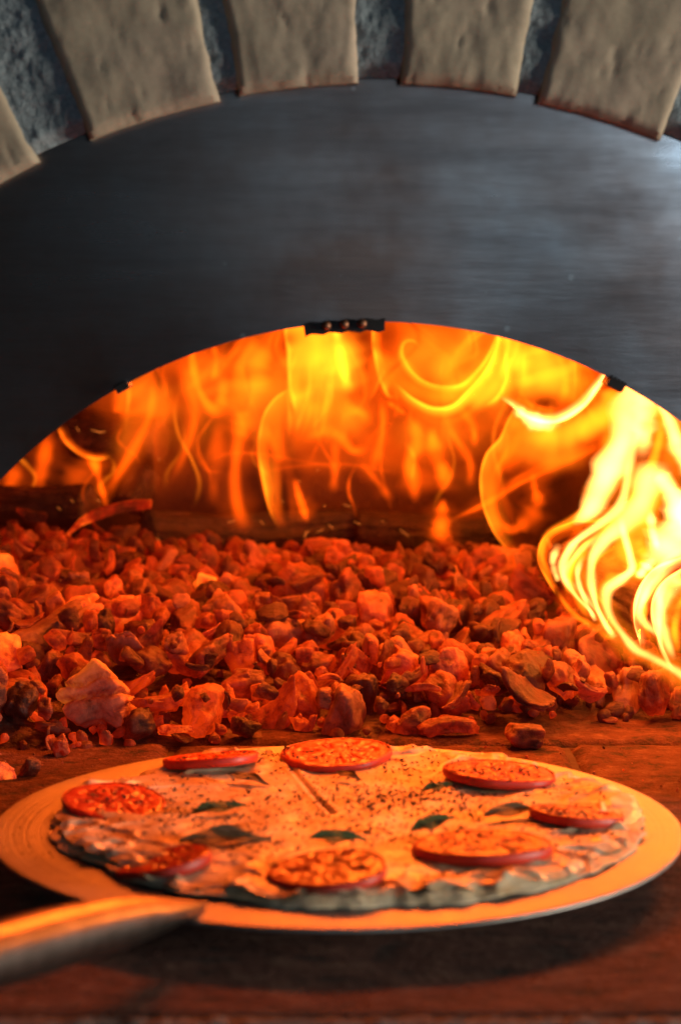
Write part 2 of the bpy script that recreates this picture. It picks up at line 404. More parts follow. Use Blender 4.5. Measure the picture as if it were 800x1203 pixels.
# ------------------------------------------------------------------ ember heap: height map
def bed(x, y):
    x = np.asarray(x, float); y = np.asarray(y, float)
    front = .228 + .018 * np.sin(x * 9 + .6) + .03 * sstep(.06, .2, x) - .012 * sstep(.05, .3, -x)
    t = np.clip((y - front) / .40, 0, 1)
    crest = .036 + .016 * sstep(.05, .25, -x) - .004 * sstep(.05, .2, x)
    h = crest * (1 - (1 - t) ** 1.7)
    h = h * (1 - .75 * sstep(.68, .86, y))
    P = np.stack([x * 12, y * 12, x * 0], -1)
    return h + (fbm(P, 3) * .007) * sstep(0, .12, t) * (1 - .6 * sstep(.7, .85, y)) - .004 * (1 - sstep(0, .06, t))
xs = np.linspace(-.56, .56, 330); yv = np.linspace(.18, .94, 230)
gx, gy = np.meshgrid(xs, yv, indexing='ij'); gz = bed(gx, gy) + fbm(np.stack([gx * 110, gy * 110, gx * 0], -1), 3) * .0014 - .002
heap = tag(link('ember_bed', mesh('ember_bed', np.stack([gx, gy, gz], -1).reshape(-1, 3), grid_faces(330, 230), ASH)), 'bed of ash and grit under the glowing coals', 'ember bed', kind='stuff')

# ------------------------------------------------------------------ coal shapes
def ico(sub):
    bm = bmesh.new(); bmesh.ops.create_icosphere(bm, subdivisions=sub, radius=1)
    V = np.array([v.co[:] for v in bm.verts]); F = [tuple(v.index for v in f.verts) for f in bm.faces]; bm.free(); return V, F
ICO4, ICO2, ICO5 = ico(4), ico(2), ico(5)
def coal_shape(kind, seed, base):
    V, F = base; g = np.random.default_rng(seed); V = V.copy()
    if kind == 'cracked':
        ax = np.array([.80, .75, 1.05]); npl = 5; sharp = 12
    elif kind == 'blocky':
        ax = np.array([g.uniform(.8, 1.15), g.uniform(.65, .9), g.uniform(.5, .75)]); npl = 8; sharp = 16
    elif kind == 'rounded':
        ax = np.array([g.uniform(.8, 1.0), g.uniform(.7, .95), g.uniform(.6, .8)]); npl = 10; sharp = 9
    elif kind == 'flaky':
        ax = np.array([g.uniform(1.0, 1.3), g.uniform(.6, .9), g.uniform(.20, .32)]); npl = 7; sharp = 14
    else:
        ax = np.array([g.uniform(1.45, 1.85), g.uniform(.45, .6), g.uniform(.38, .52)]); npl = 7; sharp = 14
    N = [np.eye(3)[i] * s for i in range(3) for s in (1, -1)]
    N = [n + g.normal(0, .16, 3) for n in N] + list(g.normal(size=(npl, 3)))
    D = [g.uniform(.60, .95) for _ in range(6)] + [g.uniform(.66, .95) for _ in range(npl)]
    acc = 0
    for n, d in zip(N, D):
        n = n / np.linalg.norm(n); c = np.clip(V @ n, .02, None) / d; acc = acc + c ** sharp
    r_ = acc ** (-1 / sharp); P = V * r_[:, None]
    s0 = g.uniform(0, 50)
    # a bite or two, then fibre ridges and roughness
    for _ in range(g.integers(1, 3)):
        n = g.normal(size=3); n /= np.linalg.norm(n); c = n * g.uniform(.95, 1.15); d = np.linalg.norm(P - c, axis=1); rad = g.uniform(.45, .65)
        push = np.clip(rad - d, 0, None); P = P - n * (push * .8)[:, None]
    q = P / np.linalg.norm(P, axis=1)[:, None]
    amp = {'blocky': .05, 'rounded': .055, 'flaky': .05, 'long': .045, 'cracked': .022}[kind]
    P = P + q * (fbm(P * 2.0 + s0, 3) * amp * 2.3 + fbm(P * np.array([1.2, 7, 7]) + s0, 3) * amp * 1.0 + fbm(P * 8 + s0, 3) * amp * .35)[:, None]
    P = P * ax
    if kind == 'cracked':
        sd = 1 - .30 * np.exp(-((P[:, 0] * .35 + P[:, 2] - .02 - .06 * np.sin(P[:, 1] * 7)) / .05) ** 2) - .22 * np.exp(-((P[:, 2] - .42 + .25 * P[:, 0] - .05 * np.sin(P[:, 0] * 9)) / .028) ** 2) - .14 * np.exp(-((P[:, 2] + .45 - .1 * P[:, 0]) / .03) ** 2)
        P = P * (sd * (1 + .012 * np.sin(P[:, 0] * 46 + 5 * P[:, 1])))[:, None]
    if kind == 'flaky':
        P[:, 2] += g.uniform(.25, .75) * (P[:, 0] ** 2) * .6 + g.uniform(-.3, .5) * P[:, 1] ** 2; P[:, 2] -= P[:, 2].mean()
    if kind == 'long': P[:, 2] += g.uniform(-.12, .12) * P[:, 0] ** 2
    return P, F
SHAPES = {k: [coal_shape(k, 100 * i + 7 * len(k), ICO4) for i in range(n)] for k, n in (('blocky', 9), ('rounded', 8), ('flaky', 7), ('long', 4))}
SHAPES['cracked'] = [coal_shape('cracked', 77, ICO5)]
MESHES = {}
for k, L in SHAPES.items():
    for i, (P, F) in enumerate(L):
        me = mesh('coal', P * .01, F, COALS['red'])       # unit: 1 cm half size
        for tone in COALS:
            c = me if tone == 'red' else me.copy()
            c.materials[0] = COALS[tone]; MESHES[k, i, tone] = c

# rubble under and between (too small to tell apart): one mesh
small = [coal_shape(k, 900 + i, ICO2) for i, k in enumerate(['blocky', 'flaky', 'rounded', 'blocky', 'long', 'rounded', 'flaky', 'blocky'])]
RV, RF, rn = [], [], 0
def add_rubble(x, y, z, s):
    global rn
    P, F = small[rng.integers(len(small))]
    E_ = np.array(Euler(rng.uniform(0, 6.28, 3)).to_matrix()); P = (P * s) @ E_.T + np.array([x, y, z])
    RV.append(P); RF.append(np.array(F) + rn); rn += len(P)
for _ in range(2600):
    x = rng.uniform(-.50, .50); y = rng.uniform(.20, .84)
    if bed(x, y) < -.001: continue
    s = rng.uniform(.0035, .0085) * (1 if abs(x) < .33 else 1.6); add_rubble(x, y, float(bed(x, y)) + s * .3, s)

placed = []
HM = np.maximum(bed(gx, gy), 0)
def on_log(x, y):
    a = np.array([.15, .52]); b = np.array([.29, .25]); d = b - a; t = np.clip(((x - a[0]) * d[0] + (y - a[1]) * d[1]) / (d @ d), 0, 1)
    return math.hypot(x - a[0] - t * d[0], y - a[1] - t * d[1]) < .034
def settle(x, y, r_):
    i = np.searchsorted(xs, x); j = np.searchsorted(yv, y); w_ = max(2, int(r_ * .7 / (xs[1] - xs[0])))
    S = HM[max(0, i - w_):i + w_ + 1, max(0, j - w_):j + w_ + 1]
    z = (S.mean() * .55 + S.max() * .45 if S.size else 0)
    return z
def occupy(x, y, z, r_, flat):
    d2 = (gx - x) ** 2 + (gy - y) ** 2
    m_ = d2 < r_ ** 2
    HM[m_] = np.maximum(HM[m_], z + flat * np.sqrt(1 - d2[m_] / r_ ** 2))
def put_coal(x, y, r_, kind, tone, rot=None, z=None, label=None, i=None, flat=None):
    i = int(rng.integers(len(SHAPES[kind]))) if i is None else i
    me = MESHES[kind, i, tone]
    if rot is None:
        rot = (rng.normal(0, .5), rng.normal(0, .5), rng.uniform(0, 6.28)) if kind in ('flaky', 'long') else tuple(rng.uniform(0, 6.28, 3))
    fl = {'cracked': .7, 'blocky': .62, 'rounded': .68, 'flaky': .34, 'long': .45}[kind] * r_
    z0 = settle(x, y, r_); zc_ = z0 + fl * .62 if z is None else z
    o = link('coal', me, None, (x, y, zc_), rot); o.scale = [r_ / .01 * rng.uniform(.9, 1.1) for _ in range(3)]
    occupy(x, y, zc_, r_ * .9, fl * .8)
    placed.append(dict(o=o, x=x, y=y, z=zc_, r=r_, kind=kind, tone=tone, label=label)); return o
def bed_at(px, py, lift=.008):
    d = ray(px, py); t = 1.15
    while t < 2.2:
        p = CAM + d * t
        if p.z <= max(0.0, float(bed(p.x, p.y))) + lift: return p
        t += .002
    return CAM + d * 1.7
# singular pieces
SPECIAL = [
    (117, 822, .0275, 'cracked', 'block', 'big pale ash grey cracked block at the left front of the coal heap', 0, (-.30, -.42, .25)),
    (24, 826, .019, 'rounded', 'dark', 'big dark rounded lump left of the pale cracked block', 1, None),
    (62, 784, .013, 'blocky', 'red', 'blocky red coal just behind the upper left of the pale cracked block', 4, None),
    (190, 832, .0095, 'rounded', 'red', 'rounded red coal just right of the pale cracked block', 3, None),
    (214, 820, .0105, 'flaky', 'hot', 'curled glowing flake standing at the heap front right of the pale cracked block', 2, (1.2, .2, .6)),
    (248, 826, .0165, 'blocky', 'hot', 'ridged block with glowing ends behind the thin glowing sliver', 5, (.1, .2, .3)),
    (578, 742, .0185, 'long', 'red', 'slanted plank shaped red coal right of the middle of the heap', 1, (.2, -.5, .9)),
    (683, 748, .0165, 'blocky', 'hot', 'amber glowing angular coal under the white flame', 6, None),
    (470, 742, .0135, 'blocky', 'red', 'pointed bright red coal near the heap centre', 7, None),
    (615, 866, .0125, 'blocky', 'red', 'flat topped coal lying alone behind the right half of the pizza', 8, (.1, .1, .4)),
    (530, 855, .0125, 'long', 'red', 'long low coal at the heap front above the top tomato slice', 2, (0, 0, .15)),
    (205, 858, .0072, 'long', 'hot', 'thin glowing sliver lying on the oven floor before the heap', 0, (0, .05, .05)),
    (52, 706, .0125, 'blocky', 'ashy', 'upright pale block at far left of the heap', 3, (.1, .0, .4)),
    (300, 736, .0155, 'rounded', 'ashy', 'round ash pale coal left of the heap centre', 4, None),
    (100, 660, .020, 'flaky', 'red', 'large curled shell of bark char at upper left of the heap', 4, (.9, .3, .4)),
    (60, 745, .022, 'long', 'ashy', 'long ashy stick end lying across the left of the heap', 3, (0, -.3, .8)),
    (440, 700, .021, 'blocky', 'dark', 'broad dark coal in the upper middle of the heap', 0, None),
    (500, 690, .017, 'rounded', 'dark', 'lumpy dark coal at the top of the heap under the curling flame', 5, None),
    (628, 745, .0145, 'blocky', 'red', 'wide flat topped red coal right of the slanted plank', 3, (.3, .2, .2)),
    (38, 905, .008, 'rounded', 'red', 'small round coal on the oven floor left of the pizza', 6, None),
    (4, 908, .0085, 'blocky', 'hot', 'small coal with a yellow hot end at the left picture edge', 1, None),
    (72, 880, .0085, 'blocky', 'red', 'small angular coal fallen in front of the pale cracked block', 2, None),
    (290, 858, .0095, 'rounded', 'dark', 'small dark coal at the heap front behind the leftmost back tomato', 0, None),
]
for px, py, r_, k, tone, lab, i, rot in SPECIAL:
    p = bed_at(px, py, r_ * .4)
    put_coal(p.x, p.y, r_, k, tone, rot, z=max(r_ * (.62 if k == 'cracked' else .5), p.z), label=lab, i=i)
def by_block(x, y, r_):
    q = placed[0]; return math.hypot(x - q['x'], y - q['y']) < 1.0 * q['r'] + .7 * r_ or (abs(x - q['x']) < q['r'] * .9 and q['y'] - .09 < y < q['y'] and bed(x, y) > -1)
# the rest, big ones first, spread over the part in view
tries = 0; NCOAL = 300
sizes = np.sort(rng.gamma(7, .00155, NCOAL * 3))[::-1]
idx = 0
while len(placed) < NCOAL and tries < 40000:
    tries += 1
    y = rng.uniform(.235, .70) ; half = (y + 1.01) * 400 / 2544 + .012
    x = rng.uniform(-half, half); b = float(bed(x, y))
    if rng.random() > .35 + .65 * (y < .50): continue
    if b < .003 and rng.random() > .25: continue
    if b < 0 or on_log(x, y): continue
    k_ = len(placed) / NCOAL
    r_ =   .0115 * (1 - k_) ** 1.3 + .0106 + rng.normal(0, .0008)
    near = .70 if k_ < .5 else .62
    if by_block(x, y, r_): continue
    if any((x - q['x']) ** 2 + (y - q['y']) ** 2 < (near * (r_ + q['r'])) ** 2 for q in placed): continue
    kind = rng.choice(['blocky', 'rounded', 'flaky', 'long'], p=[.31, .42, .20, .07]); tone = rng.choice(['red', 'dark', 'ashy', 'hot'], p=[.54, .24, .13, .09])
    r_ *= 1.02 if y < .36 else 1.0
    if kind == 'long': r_ *= .8
    put_coal(x, y, r_, str(kind), str(tone))
# medium pieces past the three hundred: joined
small3 = [coal_shape(k, 1300 + i, ico(3)) for i, k in enumerate(['blocky', 'flaky', 'rounded', 'blocky', 'long', 'rounded', 'flaky', 'blocky', 'rounded', 'flaky'])]
mid, tries = [], 0
while len(mid) < 520 and tries < 60000:
    tries += 1; y = rng.uniform(.235, .74); half = (y + 1.01) * 400 / 2544 + .10; x = rng.uniform(-half, half)
    if bed(x, y) < .002 or on_log(x, y): continue
    r_ = rng.uniform(.0068, .0115) * (.8 if y < .36 else 1) * (1.3 if abs(x) > half - .08 else 1)
    if any((x - q['x']) ** 2 + (y - q['y']) ** 2 < (.52 * (r_ + q['r'])) ** 2 for q in placed if q['r'] < .02) or by_block(x, y, r_) or any((x - a) ** 2 + (y - b) ** 2 < (.62 * (r_ + c)) ** 2 for a, b, c in mid): continue
    mid.append((x, y, r_)); z = settle(x, y, r_) + r_ * .30; SM = small; small = small3; add_rubble(x, y, z, r_); small = SM; occupy(x, y, z, r_ * .9, r_ * .4)
# small bits on top, in the gaps
for _ in range(140):
    y = rng.uniform(.215, .70); half = (y + 1.01) * 400 / 2544 + .03; x = rng.uniform(-half, half)
    if bed(x, y) < 0 or on_log(x, y) or by_block(x, y, .004): continue
    s = rng.uniform(.0016, .0046); add_rubble(x, y, settle(x, y, s) + s * .2, s)
for _ in range(170):     # crumbs on the floor in front of the heap
    y = rng.uniform(.10, .235); x = rng.uniform(-.33, .33); s = rng.uniform(.0005, .0015) * (1.3 if y > .2 else 1)
    add_rubble(x, y, s * .4, s)
rub = link('coal_rubble', mesh('coal_rubble', np.concatenate(RV), np.concatenate(RF), COALS['red']))
rub.data.materials.append(COALS['dark']); rub.data.materials.append(COALS['ashy'])
mi = np.repeat(rng.choice([0, 1, 2], len(RV), p=[.48, .44, .08]), [len(f) for f in RF]); rub.data.polygons.foreach_set('material_index', mi.astype(np.int32))
tag(rub, 'small broken coal rubble filling the gaps of the ember heap', 'coal rubble', kind='stuff')

# labels that single each coal out
NUM = ['', 'one', 'two', 'three', 'four', 'five', 'six', 'seven', 'eight', 'nine', 'ten', 'eleven', 'twelve']
ORD = ['', 'leftmost', 'second', 'third', 'fourth', 'fifth', 'sixth', 'seventh', 'eighth', 'ninth', 'tenth', 'eleventh', 'twelfth']
ADJ = {'blocky': 'blocky', 'rounded': 'rounded', 'flaky': 'flaky', 'long': 'long'}
TON = {'red': 'red', 'dark': 'dark', 'ashy': 'ash pale', 'hot': 'bright glowing'}
bins = {}
for q in placed:
    tag(q['o'], None, 'coal', 'glowing coals heaped in the oven')
    if q['label']: q['o']['label'] = q['label']; continue
    px, py = project((q['x'], q['y'], q['z'])); q['px'] = px
    row = 'heap front' if py > 800 else 'upper front' if py > 745 else 'mid heap' if py > 695 else 'heap top'
    col = ['far left', 'left of centre', 'centre', 'right of centre', 'far right'][int(min(4, max(0, px // 160)))]
    size = 'big' if q['r'] > .0165 else 'small' if q['r'] < .0115 else 'medium'
    bins.setdefault((size, TON[q['tone']], ADJ[q['kind']], row, col), []).append(q)
for (size, tone, adj, row, col), L in bins.items():
    L.sort(key=lambda q: q['px']); n = len(L)
    for k, q in enumerate(L):
        if n == 1: q['o']['label'] = f'{size} {tone} {adj} coal, {row}, {col}'
        else:
            o_ = 'leftmost' if k == 0 else 'rightmost' if k == n - 1 else ORD[k + 1] + ' from left'
            q['o']['label'] = f'{o_} of {NUM[min(n, 12)]} {size} {tone} {adj} coals, {row}, {col}'

# ------------------------------------------------------------------ charred logs and splinters
def log_mesh(length, rad, seed, mat_):
    nu, nv = 90, 64; V = []
    U = np.linspace(0, 1, nu); A = np.linspace(0, 2 * math.pi, nv, endpoint=False); gu, ga = np.meshgrid(U, A, indexing='ij')
    P = np.stack([gu * length * 8, np.cos(ga) * 1.2, np.sin(ga) * 1.2 + seed], -1)
    rr = rad * (1 + .18 * fbm(P * .8, 3) + .10 * fbm(P * np.array([2.5, 4, 4]), 3) + .05 * fbm(P * np.array([7, 9, 9]), 2))
    end = np.minimum(gu, 1 - gu); rr = rr * np.clip(end / .03, 0, 1) ** .35
    V = np.stack([(gu - .5) * length, rr * np.cos(ga), rr * np.sin(ga) + .1 * length * (gu - .5) ** 2], -1).reshape(-1, 3)
    return mesh('charred_log', V, grid_faces(nu, nv, wrap_v=True), mat_)
def log(px0, py0, Y0, px1, py1, Y1, rad, seed, label):
    p0, p1 = at(px0, py0, Y0), at(px1, py1, Y1); d = p1 - p0
    o = link('charred_log', log_mesh(d.length, rad, seed, CHAR), None, (p0 + p1) / 2)
    o.rotation_euler = d.to_track_quat('X', 'Z').to_euler()
    return tag(o, label, 'log', 'charred logs in the oven')
log(60, 505, .86, 190, 522, .80, .020, 1, 'black charred log seen high at the back left through flame')
log(-30, 592, .78, 110, 597, .72, .016, 2, 'low charred log behind the heap at far left')
log(165, 628, .78, 420, 622, .86, .017, 3, 'long dark log lying at the back behind the heap, left of centre')
log(420, 622, .84, 600, 628, .80, .014, 4, 'thin dark log at the back right of centre')
log(655, 668, .545, 870, 770, .30, .016, 5, 'thick charred log wrapped in white flame at far right')
o = log(150, 596, .80, 172, 555, .82, .014, 6, 'short black stump standing beside the burning splinter')

def splinter(pts, w_, th, label, tone, Y):
    n = 26; Q = [at(px, py, Y + dy) for px, py, dy in pts]; t = np.linspace(0, 1, len(Q)); tt = np.linspace(0, 1, n)
    C_ = np.array([[np.interp(s, t, [q[k] for q in Q]) for k in range(3)] for s in tt])
    for _ in range(3): C_[1:-1] = (C_[:-2] + 2 * C_[1:-1] + C_[2:]) / 4
    V = []
    for i in range(n):
        d = C_[min(i + 1, n - 1)] - C_[max(i - 1, 0)]; d /= np.linalg.norm(d); up = np.cross(d, [0, 1, .35]); up /= np.linalg.norm(up); bk = np.cross(d, up)
        ww = w_ * (.25 + .75 * sstep(0, .45, tt[i])) * (1 - .25 * sstep(.9, 1, tt[i]))
        for a, b in ((-1, -1), (1, -1), (1, 1), (-1, 1)): V.append(C_[i] + up * a * ww * (1 + .06 * math.sin(i * 3.3)) + bk * b * th)
    F = grid_faces(n, 4, wrap_v=True) + [(0, 1, 2, 3), (4 * n - 1, 4 * n - 2, 4 * n - 3, 4 * n - 4)]
    return tag(link('splinter', mesh('splinter', V, F, COALS[tone], False)), label, 'splinter', 'burning splinters')
splinter([(80, 628, -.02), (97, 612, -.01), (120, 602, 0), (150, 594, .01), (178, 592, .02)], .0042, .0012, 'curved orange splinter arching above the upper left of the heap', 'hot', .62)
splinter([(108, 612, 0), (116, 624, -.01), (128, 630, -.02)], .002, .001, 'thin short splinter hanging below the curved one', 'red', .62)
splinter([(20, 598, 0), (36, 606, 0), (55, 608, 0)], .004, .0015, 'flat red chip at the far left top of the heap', 'red', .64)
splinter([(625, 722, 0), (634, 714, .0), (646, 707, .01)], .0013, .0009, 'thin curled splinter beside the base of the white flame', 'red', .50)

# ------------------------------------------------------------------ pizza peel and pizza
ZB = .0152                          # top of blade
peel = tag(empty('pizza_peel', (-.0015, 0, 0)), 'round aluminium pizza peel holding the pizza, handle towards lower left', 'pizza peel')
def lathe(prof, n=160):
    V = []; A = np.linspace(0, 2 * math.pi, n, endpoint=False)
    for r_, z in prof: V += [(r_ * math.cos(a), r_ * math.sin(a), z) for a in A]
    F = grid_faces(len(prof), n, wrap_v=True); return V, F
V, F = lathe([(.0004, ZB), (.05, ZB), (.10, ZB), (.14, ZB + .0001), (.158, ZB + .0003), (.1622, ZB + .0004), (.163, ZB + .0001), (.1632, ZB - .0006), (.163, ZB - .0013), (.162, ZB - .0016), (.1, ZB - .0018), (.0004, ZB - .0018)], 240)
link('blade', mesh('blade', V, F, PEEL), peel)
def handle():
    dv = Vector((-.39, -.92, 0)).normalized(); p0 = Vector((-.0585, -.138, ZB + .0018)); up = Vector((0, 0, 1)); sd = dv.cross(up).normalized()
    S = [(-.006, .0012, .0008), (0, .0024, .0016), (.008, .0050, .0030), (.02, .0078, .0045), (.035, .0098, .0066), (.055, .0112, .0090), (.08, .0116, .0106), (.12, .0118, .0115), (.2, .0118, .0118), (.42, .0118, .0118)]
    n = 40; V = []
    for s, wd, ht in S:
        c = p0 + dv * s + up * (.150 * max(0, s) + ht * .35)
        for k in range(n):
            a = 2 * math.pi * k / n; V.append(c + sd * wd * math.cos(a) + up * ht * math.sin(a))
    F = grid_faces(len(S), n, wrap_v=True) + [tuple(range(n)), tuple(reversed(range((len(S) - 1) * n, len(S) * n)))]
    o = link('handle', mesh('handle', V, F, GRIP), peel); o.location.x = .0015
handle()

PC = np.array([.0045, .0040]); 
def edge_r(th):
    P = np.stack([np.cos(th) * 2.2, np.sin(th) * 2.2, th * 0 + 4], -1)
    return .1400 + fbm(P, 2) * .0050 + fbm(P * 4, 3) * .0028
CUTS = [(on(318, 876, .020), on(390, 956, .020))]
def top_z(x, y):
    """height of the pizza's upper surface above the blade"""
    dx = x - PC[0]; dy = y - PC[1]; th = np.arctan2(dy, dx); rr = np.hypot(dx, dy); s = rr / edge_r(th)
    P = np.stack([x * 1., y * 1., x * 0], -1)
    z = .0034 + fbm(P * 24, 2) * .0013 + fbm(P * 80, 2) * .00022 + .0016 * sstep(.45, .9, s) * (1 - np.clip(np.abs(fbm(P * np.array([26, 40, 1]) + 3, 2)) * 5, 0, 1))
    Q = np.stack([np.cos(th) * 2.7 + rr * 16, np.sin(th) * 2.7 - x * 9, rr * 13 + 3], -1)
    ruff = fbm(Q, 3); fold = np.abs(fbm(Q * 1.4 + 5, 2))
    z = z + sstep(.80, .97, s) * (.0000 + ruff * .0030 + .0014 * (1 - np.clip(fold * 4, 0, 1)))
    for a, b in CUTS:
        ab = np.array([b.x - a.x, b.y - a.y]); L2 = ab @ ab; t = np.clip(((x - a.x) * ab[0] + (y - a.y) * ab[1]) / L2, 0, 1)
        d = np.hypot(x - a.x - t * ab[0], y - a.y - t * ab[1]) + fbm(P * 120, 2) * .0004
        z = z - .0014 * np.exp(-(d / .0010) ** 2) + .0003 * np.exp(-((d - .003) / .0016) ** 2)
    return np.maximum(z, .0009)
pizza = tag(empty('pizza', (0, 0, 0)), 'thin crust cheese pizza on the round aluminium peel', 'pizza')
NR, NT = 130, 560
s_ = np.concatenate([np.linspace(.002, .75, 80), np.linspace(.76, 1, 50)]); th = np.linspace(0, 2 * math.pi, NT, endpoint=False)
gs, gt = np.meshgrid(s_, th, indexing='ij'); er = edge_r(gt)
X = PC[0] + gs * er * np.cos(gt); Y = PC[1] + gs * er * np.sin(gt); TZ = top_z(X, Y)
LQ = np.stack([np.cos(gt) * 3.1, np.sin(gt) * 3.1, gs * 0 + 8], -1)
lift = sstep(.82, 1.0, gs) * np.clip(.0005 + fbm(LQ, 2) * .0034, .0001, .004)
tip = 1 - np.clip((gs - .88) / .12, 0, 1) ** 1.5
Zt = ZB + .0004 + lift + TZ * (.12 + .88 * tip)
Zb = ZB + .0004 + lift
top = np.stack([X, Y, Zt], -1).reshape(-1, 3); bot = np.stack([X, Y, Zb], -1).reshape(-1, 3)
F = grid_faces(NR, NT, wrap_v=True) + grid_faces(NR, NT, wrap_v=True, off=NR * NT, flip=True)
a0 = (NR - 1) * NT; F += [(a0 + j, NR * NT + a0 + j, NR * NT + a0 + (j + 1) % NT, a0 + (j + 1) % NT) for j in range(NT)]
link('crust', mesh('crust', np.concatenate([top, bot]), F, CRUST), pizza)
def pz(x, y):
    x = np.asarray(x, float); y = np.asarray(y, float); t_ = np.arctan2(y - PC[1], x - PC[0]); s = np.hypot(x - PC[0], y - PC[1]) / edge_r(t_)
    lf = sstep(.82, 1.0, s) * np.clip(.0005 + fbm(np.stack([np.cos(t_) * 3.1, np.sin(t_) * 3.1, s * 0 + 8], -1), 2) * .0034, .0001, .004)
    return ZB + .0004 + lf + top_z(x, y)
# cheese: melted sheet with its own uneven outline
ce = np.minimum(.975 + fbm(np.stack([np.cos(gt) * 3, np.sin(gt) * 3, gt * 0 + 20], -1), 3) * .06, .992)
cs = gs * ce; CXX = PC[0] + cs * er * np.cos(gt); CYY = PC[1] + cs * er * np.sin(gt)
CZ = pz(CXX, CYY) + .0013 * (1 - np.clip((gs - .9) / .1, 0, 1) ** 2) - .0008 * sstep(.97, 1, gs) + .00018 * fbm(np.stack([CXX * 130, CYY * 130, CXX * 0], -1), 2)
link('cheese', mesh('cheese', np.stack([CXX, CYY, CZ], -1).reshape(-1, 3), grid_faces(NR, NT, wrap_v=True), CHEESE), pizza)
ptop = lambda x, y: float(pz(np.array([x]), np.array([y]))[0]) + .0012

# ------------------------------------------------------------------ tomato slices
def tomato_meshes(seed):
    g = np.random.default_rng(seed); nt, nr = 120, 46; H = .0046; nl = int(g.integers(5, 8)); ph = g.uniform(0, 6)
    T = np.linspace(0, 2 * math.pi, nt, endpoint=False); S = np.linspace(.01, 1, nr); gs_, gt_ = np.meshgrid(S, T, indexing='ij')
    out = 1 + .05 * np.cos(2 * gt_ + ph) + .03 * np.cos(3 * gt_ + ph * 3) + .015 * np.cos(5 * gt_ + ph * 2)
    Xx, Yy = gs_ * out * np.cos(gt_), gs_ * out * np.sin(gt_)
    lobe = np.cos(nl * gt_ + ph + .5 * np.sin(gt_ + ph))
    loc = sstep(.05, .55, lobe) * sstep(.26, .38, gs_) * (1 - sstep(.70, .80, gs_))
    P = np.stack([Xx * 4, Yy * 4, Xx * 0 + seed], -1)
    Zz = H * .5 - .0008 * loc + .0005 * fbm(P * 1.5, 3) - .0012 * sstep(.93, 1, gs_) ** 2
    # body: top, rounded side just inside skin, bottom
    R_ = .026; V = np.stack([Xx * R_ * .985, Yy * R_ * .985, Zz], -1).reshape(-1, 3).tolist(); F = grid_faces(nr, nt, wrap_v=True)
    lo = np.stack([Xx[-1] * R_ * .985, Yy[-1] * R_ * .985, -H * .5 + 0 * T], -1).tolist(); b0 = len(V); V += lo
    F += [((nr - 1) * nt + j, b0 + j, b0 + (j + 1) % nt, (nr - 1) * nt + (j + 1) % nt) for j in range(nt)]; F.append(tuple(b0 + j for j in range(nt)))
    flesh = mesh('flesh', V, F, FLESH)
    prof = [(.975, .40), (.992, .47), (1.004, .40), (1.014, .2), (1.018, 0), (1.014, -.22), (1.0, -.44), (.985, -.5)]; V = []
    for f, z in prof: V += [(Xx[-1, j] * R_ * f, Yy[-1, j] * R_ * f, z * H + .0003) for j in range(nt)]
    skin = mesh('skin', V, grid_faces(len(prof), nt, wrap_v=True), SKIN)
    pulps, seeds = [], []
    for k in range(nl):
        # one pulp pad per chamber
        c0 = (2 * math.pi * k - ph) / nl; V = []; n_ = 26; m_ = 10
        for f in np.linspace(0, 1, m_):
            for q in range(n_):
                a = 2 * math.pi * q / n_; rr = .545 + .185 * f * math.cos(a); tt = c0 - .5 * math.sin(c0 + ph) / nl + (.62 / nl) * 1.35 * f * math.sin(a)
                V.append((rr * R_ * math.cos(tt), rr * R_ * math.sin(tt), H * .5 - .0009 + .0008 * (1 - f * f) + .0002 * math.sin(q * 3 + k)))
        pulps.append(mesh('pulp', V, grid_faces(m_, n_, wrap_v=True), PULP))
    sv, sf, n0 = [], [], 0
    for k in range(nl):
        c0 = (2 * math.pi * k - ph) / nl - .5 * math.sin((2 * math.pi * k - ph) / nl + ph) / nl
        for _ in range(g.integers(1, 4)):
            rr = g.uniform(.42, .70); tt = c0 + g.uniform(-.5, .5) / nl; a = g.uniform(0, 3.14); b = ICO2[0] * np.array([.0017, .0011, .0006])
            b = b @ np.array(Euler((g.normal(0, .3), g.normal(0, .3), a)).to_matrix()).T + np.array([rr * R_ * math.cos(tt), rr * R_ * math.sin(tt), H * .5 - .0006])
            sv.append(b); sf += [tuple(i + n0 for i in f) for f in ICO2[1]]; n0 += len(b)
    return flesh, skin, pulps, mesh('seeds', np.concatenate(sv), sf, SEED)
TM = [tomato_meshes(s) for s in (3, 8, 14, 21, 25, 33, 41, 52)]
def tomato(px, py, r_, tilt, label, v, zoff=0.0):
    p = on(px, py, ZB + .009); z = ptop(p.x, p.y)
    t = empty('tomato_slice', (p.x, p.y, z + .0004 + zoff), (R(tilt[0]), R(tilt[1]), R(tilt[2]))); s = r_ / .026; t.scale = (s, s * random.uniform(.92, 1.05), random.uniform(.75, 1.2))
    tag(t, label, 'tomato slice', 'tomato slices on the pizza'); fl, sk, pu, sd = TM[v]
    link('flesh', fl, t); link('skin', sk, t)
    for q in pu: link('pulp', q, t)
    tag(link('seeds', sd, t), kind='stuff'); return t
